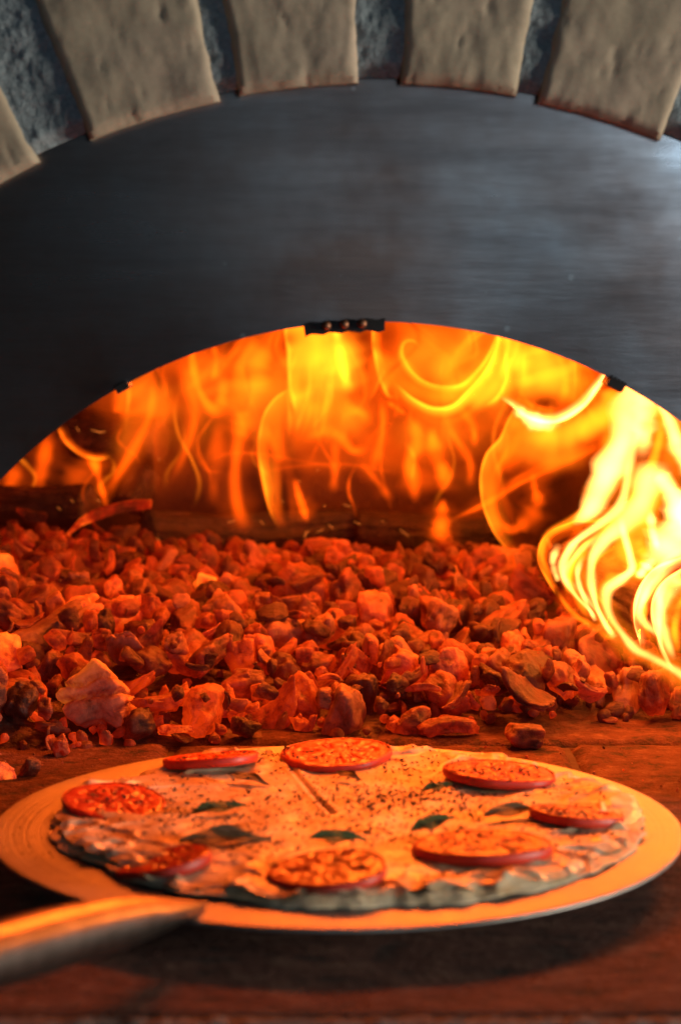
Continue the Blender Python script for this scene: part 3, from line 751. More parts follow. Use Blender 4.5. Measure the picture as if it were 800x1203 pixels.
TOM = [tomato(248, 890, .0235, (-9, 2, 40), 'tomato slice at the back left, tipped with its red rim forward', 0, .002),
 tomato(395, 884, .0275, (2, -2, 10), 'tomato slice at the very back of the pizza, left of centre', 1, .0015),
 tomato(588, 906, .0275, (4, 3, 80), 'large tomato slice at the back right sprinkled with herbs', 2, .001),
 tomato(678, 951, .0220, (7, 3, 120), 'tomato slice nearest the right edge of the pizza', 3, .0012),
 tomato(567, 990, .0295, (4, -1, 200), 'big herb covered tomato slice at the front right', 4, .0008),
 tomato(386, 1020, .0262, (5, 2, 260), 'tomato slice at the front edge, below the dark basil leaf', 5, .0012),
 tomato(192, 1003, .0215, (7, -9, 310), 'tomato slice at the front left half sunk into cheese', 6, -.0008),
 tomato(135, 936, .0260, (5, 3, 20), 'herb topped tomato slice nearest the left edge of the pizza', 7, .0008)]

# ------------------------------------------------------------------ basil leaves
def leaf_mesh(seed, m_):
    g = np.random.default_rng(seed); nu, nv = 26, 13; V = []
    for i in range(nu):
        u = i / (nu - 1); w_ = .18 * math.sin(math.pi * u ** .85) ** 1.25 + .004
        for j in range(nv):
            v = j / (nv - 1) * 2 - 1
            V.append((u - .5, v * w_, .22 * abs(v) * w_ - .12 * (u - .5) ** 2 + .022 * math.sin(u * 11 + abs(v) * 4 + seed) * abs(v)))
    n = len(V); V = V + [(x, y, z - .018) for x, y, z in V]
    F = grid_faces(nu, nv) + grid_faces(nu, nv, off=n, flip=True)
    ring = [i * nv for i in range(nu)] + [(nu - 1) * nv + j for j in range(1, nv)] + [i * nv + nv - 1 for i in range(nu - 2, -1, -1)] + [j for j in range(nv - 2, 0, -1)]
    F += [(ring[k], ring[(k + 1) % len(ring)], n + ring[(k + 1) % len(ring)], n + ring[k]) for k in range(len(ring))]
    return mesh('basil_leaf', V, F, m_)
LEAFS = [leaf_mesh(1, BASIL), leaf_mesh(2, BASIL), leaf_mesh(3, WILT), leaf_mesh(4, WILT)]
for px, py, L, rot, v, up, lab in [
    (513, 925, .017, (8, -6, 20), 0, .0045, 'small green basil leaf by the large back right tomato'),
    (508, 968, .024, (14, -8, 28), 1, .0060, 'glossy green basil leaf standing at the centre right beside the big front tomato'),
    (257, 946, .027, (4, -4, 14), 0, .0035, 'narrow dark green basil leaf left of the pizza centre'),
    (398, 990, .026, (10, 4, 8), 1, .0085, 'dark basil leaf lying on the front edge tomato slice'),
    (292, 912, .024, (-4, 6, -28), 2, .0035, 'wilted brown basil leaf in front of the back left tomato'),
    (265, 980, .042, (3, 0, 6), 3, .0030, 'long wilted brown basil leaf between the two left tomatoes'),
    (602, 951, .030, (3, 0, 24), 2, .0035, 'pale wilted basil leaf between the right hand tomatoes'),
    (410, 910, .017, (5, 5, -40), 3, .0035, 'tiny wilted basil leaf beside the cut near the pizza centre')]:
    p = on(px, py, ZB + .008 + up * .3); o = link('basil_leaf', LEAFS[v], None, (p.x, p.y, ptop(p.x, p.y) + up), (R(rot[0] + 13), R(rot[1]), R(rot[2]))); o.scale = (L, L * .95, L)
    tag(o, lab, 'basil leaf', 'basil leaves on the pizza')

# ------------------------------------------------------------------ dried herbs (uncountable)
dg = bpy.context.evaluated_depsgraph_get(); dg.update()
HV, HF = [], []
def fleck(p, s):
    n0 = len(HV); E_ = Euler((random.uniform(-.7, .7), random.uniform(-.7, .7), random.uniform(0, 6.28))).to_matrix(); l, b, h = s * random.uniform(.8, 1.7), s * random.uniform(.35, .7), s * random.uniform(.12, .3)
    for q in ((-l, 0, 0), (0, -b, h * .3), (l, .1 * b, h * .5), (0, b, 0), (0, 0, h), (.1 * l, 0, -h)): HV.append(tuple(E_ @ Vector(q) + p))
    for f in ((0, 1, 4), (1, 2, 4), (2, 3, 4), (3, 0, 4), (1, 0, 5), (2, 1, 5), (3, 2, 5), (0, 3, 5)): HF.append(tuple(i + n0 for i in f))
clumps = [(PC[0] + random.gauss(0, .055), PC[1] + random.gauss(0, .055)) for _ in range(34)]
clumps += [(t.location.x + random.gauss(0, .004), t.location.y + random.gauss(0, .004)) for k, t in enumerate(TOM) if k in (2, 4, 5, 7) for _ in range(1)]
for n in range(3200):
    if n % 10 < 6:
        c = random.choice(clumps); x, y = c[0] + random.gauss(0, .009), c[1] + random.gauss(0, .009)
    else:
        a = random.uniform(0, 6.28); q = .128 * math.sqrt(random.random()); x, y = PC[0] + q * math.cos(a), PC[1] + q * math.sin(a)
    if math.hypot(x - PC[0], y - PC[1]) > .130: continue
    hit, loc, nor, *_ = sc.ray_cast(dg, Vector((x, y, .06)), Vector((0, 0, -1)), distance=.2)
    if hit and loc.z > ZB: fleck(loc + Vector((0, 0, .0004)), random.choice([.0005, .0006, .0008, .0010, .0014]))
for n in range(40):
    x, y = -.135 + random.gauss(0, .012), -.04 + random.gauss(0, .02)
    if math.hypot(x, y) < .160: fleck(Vector((x, y, ZB + .0006)), .0006)
tag(link('oregano_flakes', mesh('oregano_flakes', HV, HF, HERB, False)), 'dried oregano flakes sprinkled over the cheese and tomatoes', 'oregano', kind='stuff')

# ------------------------------------------------------------------ flames: thin luminous gas sheets (closed shells of glowing gas)
_fm = {}
COOL, WARM, HOT = (1, .085, .0015), (1, .18, .005), (1, .34, .07)
def m_flame(col, dens):
    key = (col, float('%.2g' % dens))
    if key not in _fm:
        m = bpy.data.materials.new('flame_gas'); m.use_nodes = True; t = m.node_tree; t.nodes.clear()
        o = t.nodes.new('ShaderNodeOutputMaterial'); e = t.nodes.new('ShaderNodeEmission'); e.inputs[0].default_value = (*col, 1); e.inputs[1].default_value = key[1]
        t.links.new(e.outputs[0], o.inputs['Volume']); _fm[key] = m
    return _fm[key]
def curve(pts, n):
    """centripetal-ish Catmull-Rom through rows of numbers"""
    P = np.array(pts, float); d = np.concatenate([[0], np.cumsum(np.hypot(*np.diff(P[:, :2], axis=0).T))]); t = np.linspace(0, d[-1], n)
    out = np.zeros((n, P.shape[1])); T = np.gradient(P, d, axis=0) if len(P) > 2 else np.repeat((P[1:] - P[:1]) / d[-1], 2, 0)
    k = np.clip(np.searchsorted(d, t, 'right') - 1, 0, len(P) - 2); h = (d[k + 1] - d[k]); s = ((t - d[k]) / h)[:, None]; h = h[:, None]
    return (2 * s ** 3 - 3 * s ** 2 + 1) * P[k] + (s ** 3 - 2 * s ** 2 + s) * h * T[k] + (-2 * s ** 3 + 3 * s ** 2) * P[k + 1] + (s ** 3 - s ** 2) * h * T[k + 1]
def world_curve(pts, Y, dY, n):
    """pts rows (px, py, width px); returns positions, unit side vectors, widths in metres"""
    C_ = curve(pts, n); pos = []; tt = np.linspace(0, 1, n)
    d1 = np.gradient(C_[:, :2], axis=0); d2 = np.gradient(d1, axis=0)
    kap = np.abs(d1[:, 0] * d2[:, 1] - d1[:, 1] * d2[:, 0]) / (np.hypot(d1[:, 0], d1[:, 1]) ** 3 + 1e-9)
    lim = .8 / (kap + 1e-6); lim = np.array([lim[max(0, i - 2):i + 3].min() for i in range(n)]); wq = np.minimum(C_[:, 2], lim)
    for _ in range(3): wq[1:-1] = np.minimum(wq[1:-1], (wq[:-2] + 2 * wq[1:-1] + wq[2:]) / 4)
    C_[:, 2] = wq
    for i in range(n): pos.append(at(C_[i, 0], C_[i, 1], (Y if not isinstance(Y, tuple) else Y[0] - .215 * min(1.1, max(-.1, (C_[i, 0] - 640) / 160))) + dY * (tt[i] - .5) + .006 * math.sin(3.1 * tt[i] + pts[0][0])))
    pos = np.array([p[:] for p in pos]); T = np.gradient(pos, axis=0); T /= np.linalg.norm(T, axis=1)[:, None]
    S = np.cross(T, [0, 1, 0]); S /= np.linalg.norm(S, axis=1)[:, None]
    return pos, T, S, C_[:, 2] * ((Y if not isinstance(Y, tuple) else Y[0] - .12) + 1.01) / 2544, tt
cur = [None]
def streak(pts, B, col=None, Y=.72, dY=.03, ends=(.25, .25), depth=1.0):
    mw = sum(p[2] for p in pts) / len(pts)
    if mw < 16:
        filament([(p[0], p[1], p[2] * 1.2) for p in pts], B * .75, col, Y, dY, ends, depth, 2.6)
        dx, dy = random.uniform(-3, 3), random.uniform(-2, 2)
        filament([(p[0] + dx + random.uniform(-2, 2), p[1] + dy, p[2] * 2.6 + 5) for p in pts], min(B * .16, 1.0) if B < 5 else min(B * .22, 2.0), COOL if B < 5 else WARM, (Y + .012 if not isinstance(Y, tuple) else (Y[0] + .012,)), dY, ends, .6, 2.0)
    else: filament(pts, B, col, Y, dY, ends, depth, 2.2)
def filament(pts, B, col=None, Y=.72, dY=.03, ends=(.25, .25), depth=1.0, power=2.0, n=None):
    """soft filament: lens cross-section that thins to nothing at rim and ends"""
    col = col or (HOT if B >= 8 else WARM if B >= 2.6 else COOL); n = n or max(12, 5 * len(pts))
    pos, T, S, wd, tt = world_curve(pts, Y, dY, n); ww = np.abs(wd).mean(); D = max(.002, ww * depth)
    a, b = ends; env = (sstep(0, a, tt) if a else np.ones(n)) * (1 - sstep(1 - b, 1, tt) if b else np.ones(n)); m_ = 13
    q_ = rng.uniform(0, 90); env = env * np.clip(.80 + .75 * fbm(np.stack([tt * 3.4 + q_, tt * 0 + q_, tt * 0], -1), 2), .3, 1.25)
    wd = wd * np.clip(1 + .5 * fbm(np.stack([tt * 4.4 + q_, tt * 0 + 7, tt * 0], -1), 2), .55, 1.3); V = []
    v = np.linspace(-1, 1, m_); prof = (1 - v * v) ** power
    N = np.array([0, 1.0, 0])
    for side in (1, -1):
        for i in range(n):
            for j in range(m_): V.append(pos[i] + S[i] * wd[i] * v[j] + N * side * (D * env[i] * prof[j] + 1e-5))
    F = grid_faces(n, m_) + grid_faces(n, m_, off=n * m_, flip=True); o0 = n * m_
    ring = [i * m_ for i in range(n)] + [(n - 1) * m_ + j for j in range(1, m_)] + [i * m_ + m_ - 1 for i in range(n - 2, -1, -1)] + [j for j in range(m_ - 2, 0, -1)]
    F += [(ring[k], o0 + ring[k], o0 + ring[(k + 1) % len(ring)], ring[(k + 1) % len(ring)]) for k in range(len(ring))]
    bm = bmesh.new(); me = mesh('filament', V, F, m_flame(col, B / (2 * D))); bm.from_mesh(me); bmesh.ops.recalc_face_normals(bm, faces=bm.faces[:]); bm.to_mesh(me); bm.free()
    return link('filament', me, cur[0])
def fold(pts, B, side, col=None, Y=.72, dY=.03, tau=.0016, ends=(.2, .2), depth=1.0, taper=.75):
    """sheet bent round like half a tube: crisp luminous rim, fading towards the hollow side"""
    col = col or (HOT if B >= 8 else WARM if B >= 2.6 else COOL); n = max(18, 6 * len(pts))
    pos, T, S, wd, tt = world_curve(pts, Y, dY, n); a, b = ends
    env = (sstep(0, a, tt) if a else np.ones(n)) * (1 - sstep(1 - b, 1, tt) if b else np.ones(n))
    q_ = rng.uniform(0, 90); env = env * np.clip(.78 + .95 * fbm(np.stack([tt * 4.0 + q_, tt * 0 + q_, tt * 0], -1), 2), .22, 1.3)
    m_ = 21; A = np.linspace(-1.35, 1.35, m_); V = []; N = np.array([0, 1.0, 0]); fall = np.cos(A / 1.35 * math.pi / 2) ** taper
    for sg in (0, 1):
        for i in range(n):
            w_ = wd[i]; dp = w_ * depth
            for j in range(m_):
                c = pos[i] + S[i] * side * w_ * (1 - math.cos(A[j])) + N * dp * math.sin(A[j])
                nr = S[i] * side * math.cos(A[j]) - N * math.sin(A[j])       # towards the hollow
                V.append(c + nr * (sg * tau * env[i] * fall[j] + sg * 1e-5))
    F = grid_faces(n, m_) + grid_faces(n, m_, off=n * m_, flip=True); o0 = n * m_
    ring = [i * m_ for i in range(n)] + [(n - 1) * m_ + j for j in range(1, m_)] + [i * m_ + m_ - 1 for i in range(n - 2, -1, -1)] + [j for j in range(m_ - 2, 0, -1)]
    F += [(ring[k], o0 + ring[k], o0 + ring[(k + 1) % len(ring)], ring[(k + 1) % len(ring)]) for k in range(len(ring))]
    rim = 2 * math.sqrt(2 * abs(wd).mean() * tau)
    me = mesh('sheet', V, F, m_flame(col, B / rim)); bm = bmesh.new(); bm.from_mesh(me); bmesh.ops.recalc_face_normals(bm, faces=bm.faces[:]); bm.to_mesh(me); bm.free()
    sh = link('sheet', me, cur[0])
    for f_, g_ in ((.22, .30), (.50, .20), (.85, .12)):
        off = curve(pts, 14); T2 = np.gradient(off[:, :2], axis=0); T2 /= np.linalg.norm(T2, axis=1)[:, None]
        nx, ny = -T2[:, 1], T2[:, 0]                       # towards the hollow in the picture
        if (S[n // 2] @ np.array([1, 0, 0])) * side * nx[7] + -(S[n // 2] @ np.array([0, 0, 1])) * side * ny[7] < 0: nx, ny = -nx, -ny
        a_ = random.uniform(0, 6); wob = 1 + .35 * np.sin(np.linspace(0, 5, 14) + a_)
        filament([(off[k, 0] + nx[k] * off[k, 2] * f_ * wob[k], off[k, 1] + ny[k] * off[k, 2] * f_ * wob[k], 2.5 + off[k, 2] * .22) for k in range(14)], B * g_, None, Y, dY, (.25, .25), 1.0, 2.2)
    return sh
def flame(label, px, py, Y):
    p = at(px, py, Y); e = tag(empty('flame', p), label, 'flame', 'flames inside the oven'); bpy.context.view_layer.update()
    cur[0] = e; return e
def close_flame():
    e = cur[0]
    for c in e.children: c.location = -e.location

def curtain(x0, x1, zb, zt, Y0, amp, lam, over, seed, B, col, tau=.0011, lean=0.0):
    """a hanging sheet of flame, folded like cloth; it shines where a fold is seen edge-on"""
    nu, nv = 420, 46; gu, gv = np.meshgrid(np.linspace(0, 1, nu), np.linspace(0, 1, nv), indexing='ij')
    u = x0 + (x1 - x0) * gu; q = np.stack([u * 9, gv * 1.5, u * 0 + seed], -1)
    ph = 2 * math.pi * u / lam + 3.2 * fbm(q * .9, 2) + (1.5 + seed % 3) * gv * fbm(q * .5 + 30, 2) * 2
    ov = over * np.clip(.75 + 1.3 * fbm(q + 11, 2), .05, 1.7)
    X = u + ov * np.sin(ph) * (.35 + .65 * gv) + .030 * gv * fbm(np.stack([u * 5, gv * 2.2, u * 0 + seed * 2], -1), 2) + lean * gv
    Yc = Y0 + amp * np.cos(ph) * (.4 + .6 * gv) + .012 * fbm(q * .7 + 50, 2)
    base = zb + .035 * fbm(np.stack([u * 16, u * 0, u * 0 + seed * 5], -1), 2); Z = base + (zt - base) * gv
    P = np.stack([X, Yc, Z], -1); Du = np.gradient(P, axis=0); Dv = np.gradient(P, axis=1); N = np.cross(Du, Dv); N /= np.linalg.norm(N, axis=-1)[..., None] + 1e-12
    top = .72 + .5 * fbm(np.stack([u * 14, u * 0 + 3, u * 0 + seed * 7], -1), 2)
    e = sstep(0, .55, gv) * (1 - sstep(top, top + .45, gv)) * np.clip(.60 + 2.2 * fbm(np.stack([u * 12, gv * 2.4, u * 0 + seed * 3], -1), 3), .04, 2.0) * sstep(0, .04, gu) * (1 - sstep(.96, 1, gu))
    h = (tau * e + 1e-5)[..., None]
    V = np.concatenate([(P + N * h).reshape(-1, 3), (P - N * h).reshape(-1, 3)]); o0 = nu * nv
    F = grid_faces(nu, nv) + grid_faces(nu, nv, off=o0, flip=True)
    ring = [i * nv for i in range(nu)] + [(nu - 1) * nv + j for j in range(1, nv)] + [i * nv + nv - 1 for i in range(nu - 2, -1, -1)] + [j for j in range(nv - 2, 0, -1)]
    F += [(ring[k], o0 + ring[k], o0 + ring[(k + 1) % len(ring)], ring[(k + 1) % len(ring)]) for k in range(len(ring))]
    me = mesh('sheet', V, F, m_flame(col, B / (2 * tau))); bm = bmesh.new(); bm.from_mesh(me); bmesh.ops.recalc_face_normals(bm, faces=bm.faces[:]); bm.to_mesh(me); bm.free()
    return link('sheet', me, cur[0])
flame('dim orange veil of flame spread across the whole back wall', 380, 610, .82)
streak([(-40, 500, 80), (150, 480, 90), (330, 470, 100), (520, 460, 100), (700, 480, 110), (860, 540, 120)], .10, COOL, Y=.86, dY=0, ends=(.05, .05), depth=.35)
for k in range(26):
    x = random.uniform(10, 640); y0 = random.uniform(490, 612); L = random.uniform(50, 150); a = random.uniform(0, 6); lean = random.uniform(-25, 25); wv = random.uniform(4, 12)
    n_ = 6; P_ = [(x + lean * (i / 5) ** 1.5 + wv * math.sin(a + i * 1.25), y0 - L * i / 5, random.uniform(1.4, 4.2)) for i in range(n_)]
    filament(P_, random.uniform(.35, 1.2), COOL if random.random() < .6 else WARM, Y=random.uniform(.68, .84), dY=.03, ends=(.35, .35), depth=1.0, power=2.4)
curtain(-.24, .27, .075, .265, .84, .020, .075, .015, 2, .30, COOL)
curtain(-.20, .26, .085, .262, .77, .018, .058, .013, 5, .34, COOL)
curtain(-.19, .20, .100, .262, .71, .014, .050, .011, 9, .32, WARM)
for P_, B_ in (([(230, 420, 30), (250, 440, 38), (262, 470, 26)], .9), ([(330, 470, 30), (372, 488, 40), (420, 492, 36), (450, 500, 20)], 1.5), ([(350, 395, 26), (390, 420, 36), (420, 450, 28)], 1.8), ([(470, 400, 30), (510, 420, 40), (560, 410, 34)], .5),
               ([(560, 440, 24), (590, 430, 40), (640, 440, 44), (690, 455, 24)], 2.0), ([(600, 500, 30), (640, 540, 30), (700, 520, 26)], .9), ([(290, 400, 22), (300, 440, 26), (296, 480, 18)], 1.1), ([(450, 500, 26), (500, 510, 34), (550, 500, 26)], .7), ([(130, 440, 30), (170, 460, 36), (200, 500, 24)], .8)):
    filament(P_, B_ * .7, WARM, Y=.80, dY=0, ends=(.3, .3), depth=.6, power=2.2)
streak([(240, 425, 45), (400, 430, 60), (560, 425, 60), (720, 450, 50)], .28, COOL, Y=.84, dY=0, depth=.4)
close_flame()

flame('thin forked flame around the dark log at far left', 126, 598, .74)
streak([(181, 430, 6), (176, 488, 7), (158, 527, 7), (140, 556, 7), (124, 586, 8)], 1.9, Y=.70)
fold([(66, 498, 9), (76, 519, 8), (89, 531, 8), (105, 539, 8), (118, 541, 8), (132, 536, 7)], 2.6, 1, Y=.74)
streak([(108, 536, 12), (113, 550, 6), (120, 575, 4.5), (126, 598, 4)], 3.4, Y=.74, ends=(.15, .2))
streak([(60, 500, 8), (56, 520, 9), (50, 550, 11), (44, 580, 10)], 1.5, Y=.76)
streak([(25, 540, 8), (12, 570, 12), (4, 600, 10)], 1.2, Y=.76)
streak([(95, 545, 18), (88, 575, 24), (80, 600, 20)], .6, Y=.78)
streak([(150, 440, 30), (140, 475, 45), (170, 500, 30)], .8, Y=.80)
close_flame()

flame('wispy orange flames left of centre under the arch', 284, 625, .76)
streak([(225, 400, 5), (226, 420, 6), (231, 449, 6), (242, 472, 7), (255, 484, 8), (272, 483, 7)], 2.8, Y=.72, ends=(.05, .25))
streak([(215, 420, 14), (224, 460, 10), (229, 488, 6), (224, 514, 5), (210, 548, 5), (198, 572, 5)], 1.1, Y=.76, ends=(.1, .3))
streak([(292, 388, 4), (280, 408, 6), (264, 428, 6), (250, 448, 5)], 1.8, Y=.74)
streak([(251, 402, 4), (254, 428, 5), (249, 450, 4)], 1.6, Y=.75)
streak([(264, 440, 8), (262, 460, 9), (256, 486, 8)], 1.8, Y=.75)
streak([(258, 486, 10), (255, 520, 12), (252, 560, 10), (250, 596, 9)], .8, Y=.77)
streak([(303, 398, 9), (284, 424, 9), (280, 462, 10), (285, 493, 10), (279, 527, 9), (276, 570, 9), (281, 601, 10), (291, 626, 9)], 1.9, Y=.70, dY=.06, ends=(.05, .15))
streak([(312, 405, 12), (303, 435, 17), (308, 464, 13)], 2.2, Y=.78)
streak([(284, 480, 12), (286, 494, 15), (280, 515, 10)], 1.6, Y=.74)
streak([(240, 390, 14), (236, 430, 22), (228, 480, 18), (220, 540, 14)], .7, Y=.80)
close_flame()

flame('broad yellow sheet of flame hanging below the black bracket', 360, 600, .72)
fold([(331, 374, 50), (336, 409, 55), (338, 443, 50), (342, 472, 40), (349, 487, 25)], 5.5, 1, Y=.72, tau=.003, ends=(0, .2), depth=.6)
streak([(370, 376, 40), (378, 410, 48), (385, 445, 48), (392, 478, 34)], 2.2, WARM, Y=.76, ends=(0, .35), depth=.6)
streak([(345, 480, 8), (370, 478, 12), (400, 480, 14), (428, 488, 16), (432, 505, 12)], 2.2, Y=.74)
streak([(395, 388, 8), (401, 420, 9), (406, 446, 9), (411, 464, 8)], 5.5, Y=.70, ends=(0, .15))
fold([(341, 456, 20), (326, 464, 26), (313, 479, 30), (305, 503, 34), (303.5, 538, 34), (308, 568, 30), (318, 604, 24), (330, 626, 16)], 3.0, 1, Y=.68, dY=.05, tau=.002, ends=(.08, .3))
streak([(314, 500, 6), (319, 518, 6), (331, 544, 6)], 1.0, Y=.70)
streak([(356, 518, 6), (372, 510, 8), (387, 507, 8), (402, 515, 8), (414, 529, 6), (438, 527, 6)], 1.8, Y=.73)
streak([(392, 512, 6), (394, 535, 6), (391, 580, 7)], 1.3, Y=.74)
streak([(346, 560, 4), (350, 578, 5), (357, 600, 6), (361, 614, 4)], 2.6, Y=.66)
streak([(240, 545, 2.5), (264, 534, 2.5), (302, 533, 2.5), (345, 540, 2.5), (412, 552, 3)], .7, Y=.70)
streak([(300, 556, 2.5), (340, 549, 2.5), (395, 545, 3), (470, 556, 3)], .55, Y=.69)
streak([(234, 518, 2.5), (233, 537, 2.5), (243, 552, 3), (264, 555, 2.5)], .5, Y=.70)
close_flame()

flame('curling yellow flame looped like a wave at top centre', 519, 632, .72)
fold([(436, 380, 12), (439, 418, 14), (447, 449, 14), (457, 467, 10), (472, 466, 8)], 3.6, 1, Y=.72, ends=(0, .25))
fold([(462, 448, 10), (489, 469, 13), (512, 478, 15), (530, 475, 16), (546, 461, 18), (568, 436, 18), (582, 405, 12), (585, 380, 8)], 6.0, -1, Y=.70, tau=.002, ends=(.2, .0))
fold([(492, 407, 4), (484, 401, 4), (476, 403, 5), (473, 413, 6), (479, 428, 8), (495, 445, 9), (516, 453, 9), (540, 451, 10), (561, 433, 10), (581, 398, 8), (586, 380, 6)], 4.4, -1, Y=.69, tau=.0013, ends=(.06, .0))
streak([(449, 445, 8), (472, 452, 14), (500, 462, 14), (528, 464, 14), (552, 450, 15), (574, 424, 12), (588, 390, 10)], 3.4, Y=.71, ends=(.3, .1))
streak([(515, 455, 5), (530, 436, 5), (552, 420, 4), (574, 408, 4)], 1.6, Y=.73)
streak([(440, 410, 14), (455, 440, 22), (480, 452, 16)], 1.6, Y=.75)
streak([(545, 480, 12), (560, 470, 15), (582, 452, 18), (594, 425, 16), (594, 385, 12)], 3.6, Y=.73, ends=(.2, 0))
fold([(566, 478, 8), (580, 468, 9), (592, 448, 10), (592, 420, 10), (590, 384, 8)], 3.4, -1, Y=.68, ends=(.2, 0))
streak([(478, 478, 8), (487, 500, 10), (490, 518, 11), (482, 541, 11), (486, 569, 9), (488, 592, 7)], 3.4, Y=.69)
streak([(506, 500, 8), (509, 520, 10), (514, 540, 11), (521, 555, 10), (519, 580, 7)], 3.4, Y=.70)
streak([(518, 474, 5), (529, 504, 6), (542, 525, 6), (551, 540, 7), (551, 575, 6)], 1.9, Y=.70)
streak([(532, 478, 6), (546, 486, 7), (554, 498, 6), (558, 528, 5)], 1.9, Y=.71)
streak([(448, 462, 5), (450, 493, 6), (445, 527, 6), (436, 556, 6)], 1.6, Y=.72)
streak([(451, 470, 3), (464, 478, 3), (478, 488, 3)], 1.6, Y=.72)
streak([(521, 584, 5), (519, 600, 9), (518, 618, 12), (512, 640, 14)], 3.0, Y=.60, ends=(.3, .35))
streak([(400, 500, 26), (430, 530, 36), (470, 540, 40), (540, 520, 36)], .6, COOL, Y=.80)
streak([(420, 540, 4), (440, 562, 5), (462, 590, 6)], .8, Y=.72)
close_flame()

flame('tall glassy yellow flame with a bulging left edge, right of centre', 594, 646, .62)
fold([(606, 476, 16), (596, 493, 22), (587, 513, 28), (570, 533, 34), (563.5, 558, 38), (567, 596, 36), (580, 627, 26), (598, 650, 16)], 3.6, 1, Y=.62, dY=.05, tau=.0018, ends=(.1, .12))
streak([(612, 480, 14), (606, 510, 18), (598, 535, 18), (590, 560, 12)], 1.6, Y=.66)
streak([(580, 606, 10), (600, 622, 18), (622, 608, 16), (634, 588, 8)], 1.7, Y=.64)
streak([(625, 552, 4), (628, 575, 6), (636, 598, 10)], 1.5, Y=.65)
streak([(585, 640, 12), (600, 656, 18), (615, 665, 16)], .9, Y=.60)
streak([(526, 612, 3), (566, 594, 4), (612, 567, 5), (660, 545, 5), (706, 524, 6)], 1.7, Y=.60, ends=(.2, .2))
streak([(580, 580, 3), (620, 556, 5), (665, 538, 8), (715, 520, 12)], 1.0, Y=.61)
streak([(600, 520, 24), (640, 525, 30), (690, 520, 30)], 1.1, WARM, Y=.68)
close_flame()

flame('bright yellow flame sheet under the right shoulder of the arch', 660, 560, .66)
streak([(598, 380, 12), (606, 405, 14), (614, 440, 14), (620, 478, 12)], 3.6, Y=.72, ends=(0, .25))
streak([(630, 395, 22), (640, 430, 34), (650, 470, 28)], 2.6, WARM, Y=.74, ends=(0, .3), depth=.6)
streak([(680, 420, 20), (680, 450, 24), (660, 478, 16)], 1.4, Y=.74, ends=(0, .3))
streak([(648, 405, 5), (660, 428, 6), (664, 455, 6), (656, 480, 6)], 2.2, Y=.70)
fold([(586, 466, 5), (600, 476, 9), (614, 488, 13), (633, 497, 15), (657, 496, 15), (682, 482, 14), (701, 460, 12), (714, 438, 8)], 11, 1, HOT, Y=.64, tau=.0022, ends=(.2, .02))
streak([(604, 478, 7), (620, 491, 9), (640, 499, 9), (660, 496, 7)], 9, HOT, Y=.64)
streak([(615, 505, 16), (640, 512, 22), (675, 505, 24), (705, 490, 22), (722, 470, 16)], 3.2, WARM, Y=.66, depth=.7)
close_flame()

flame('white hot flame roaring up at far right over the thick log', 760, 790, .40)
# body
streak([(742, 440, 14), (738, 480, 22), (735, 510, 22), (718, 545, 24), (704, 575, 22), (690, 603, 12), (672, 616, 5)], 9, HOT, Y=(0.444,), dY=0, ends=(0, .12))
streak([(760, 455, 16), (756, 500, 16), (752, 540, 10)], 9, HOT, Y=(0.451,), dY=0, ends=(0, .3))
streak([(776, 474, 6), (786, 495, 9), (798, 528, 11), (815, 560, 12)], 10, HOT, Y=(0.447,), dY=0, ends=(0, .1))
streak([(768, 540, 14), (762, 565, 22), (752, 592, 20), (733, 615, 15), (708, 637, 10), (696, 656, 7), (694, 680, 6), (698, 704, 5), (710, 732, 4), (722, 750, 4)], 9, HOT, Y=(0.433,), dY=0, ends=(.1, .06))
streak([(772, 552, 10), (786, 575, 14), (800, 600, 22), (815, 630, 30)], 9, HOT, Y=(0.437,), dY=0, ends=(.12, 0))
streak([(820, 590, 40), (800, 625, 34), (780, 648, 26), (760, 668, 12)], 7, HOT, Y=(0.433,), dY=0, ends=(0, .3))
fold([(706, 590, 16), (688, 606, 16), (672, 612, 14), (646, 624, 16), (634, 637, 18), (631, 656, 18), (640, 680, 14), (653, 700, 10)], 3.2, 1, WARM, Y=(0.440,), dY=0, tau=.0014, ends=(.1, .12))
streak([(672, 612, 3), (700, 612, 4), (736, 604, 5), (752, 590, 5)], 4.0, Y=(0.437,), dY=0)
streak([(653, 692, 3), (664, 710, 4), (677, 724, 5), (697, 736, 5), (712, 747, 6), (726, 750, 5)], 3.4, WARM, Y=(0.425,), dY=0, ends=(.2, .2))
streak([(690, 626, 8), (684, 648, 8), (671, 668, 9), (668, 682, 9), (678, 702, 7), (696, 732, 5)], 2.8, WARM, Y=(0.433,), dY=0)
streak([(684, 612, 6), (672, 635, 8), (663, 660, 8)], 1.6, Y=(0.440,), dY=0)
streak([(710, 612, 8), (704, 630, 8)], 2.0, Y=(0.440,), dY=0)
streak([(728, 604, 6), (733, 628, 6), (740, 655, 6), (742, 668, 7), (728, 681, 8), (714, 692, 7), (714, 718, 6), (728, 741, 6), (747, 763, 6), (764, 772, 6), (790, 786, 6), (815, 802, 6)], 9, HOT, Y=(0.423,), dY=0, ends=(.1, 0))
fold([(815, 648, 14), (796, 655, 15), (774, 663, 17), (755, 681, 20), (744, 706, 20), (744, 732, 16), (752, 760, 10)], 6, 1, HOT, Y=(0.420,), dY=0, tau=.0018, ends=(0, .1))
streak([(768, 655, 6), (757, 668, 7), (748, 680, 5)], 12, HOT, Y=(0.420,), dY=0)
fold([(815, 660, 18), (796, 670, 20), (779, 682, 20), (766, 702, 22), (764, 726, 20), (772, 752, 14), (786, 778, 8)], 4.6, 1, HOT, Y=(0.414,), dY=0, tau=.0020, ends=(0, .1))
streak([(772, 688, 5), (759, 705, 4), (757, 728, 4), (766, 760, 3)], 3.0, WARM, Y=(0.416,), dY=0)
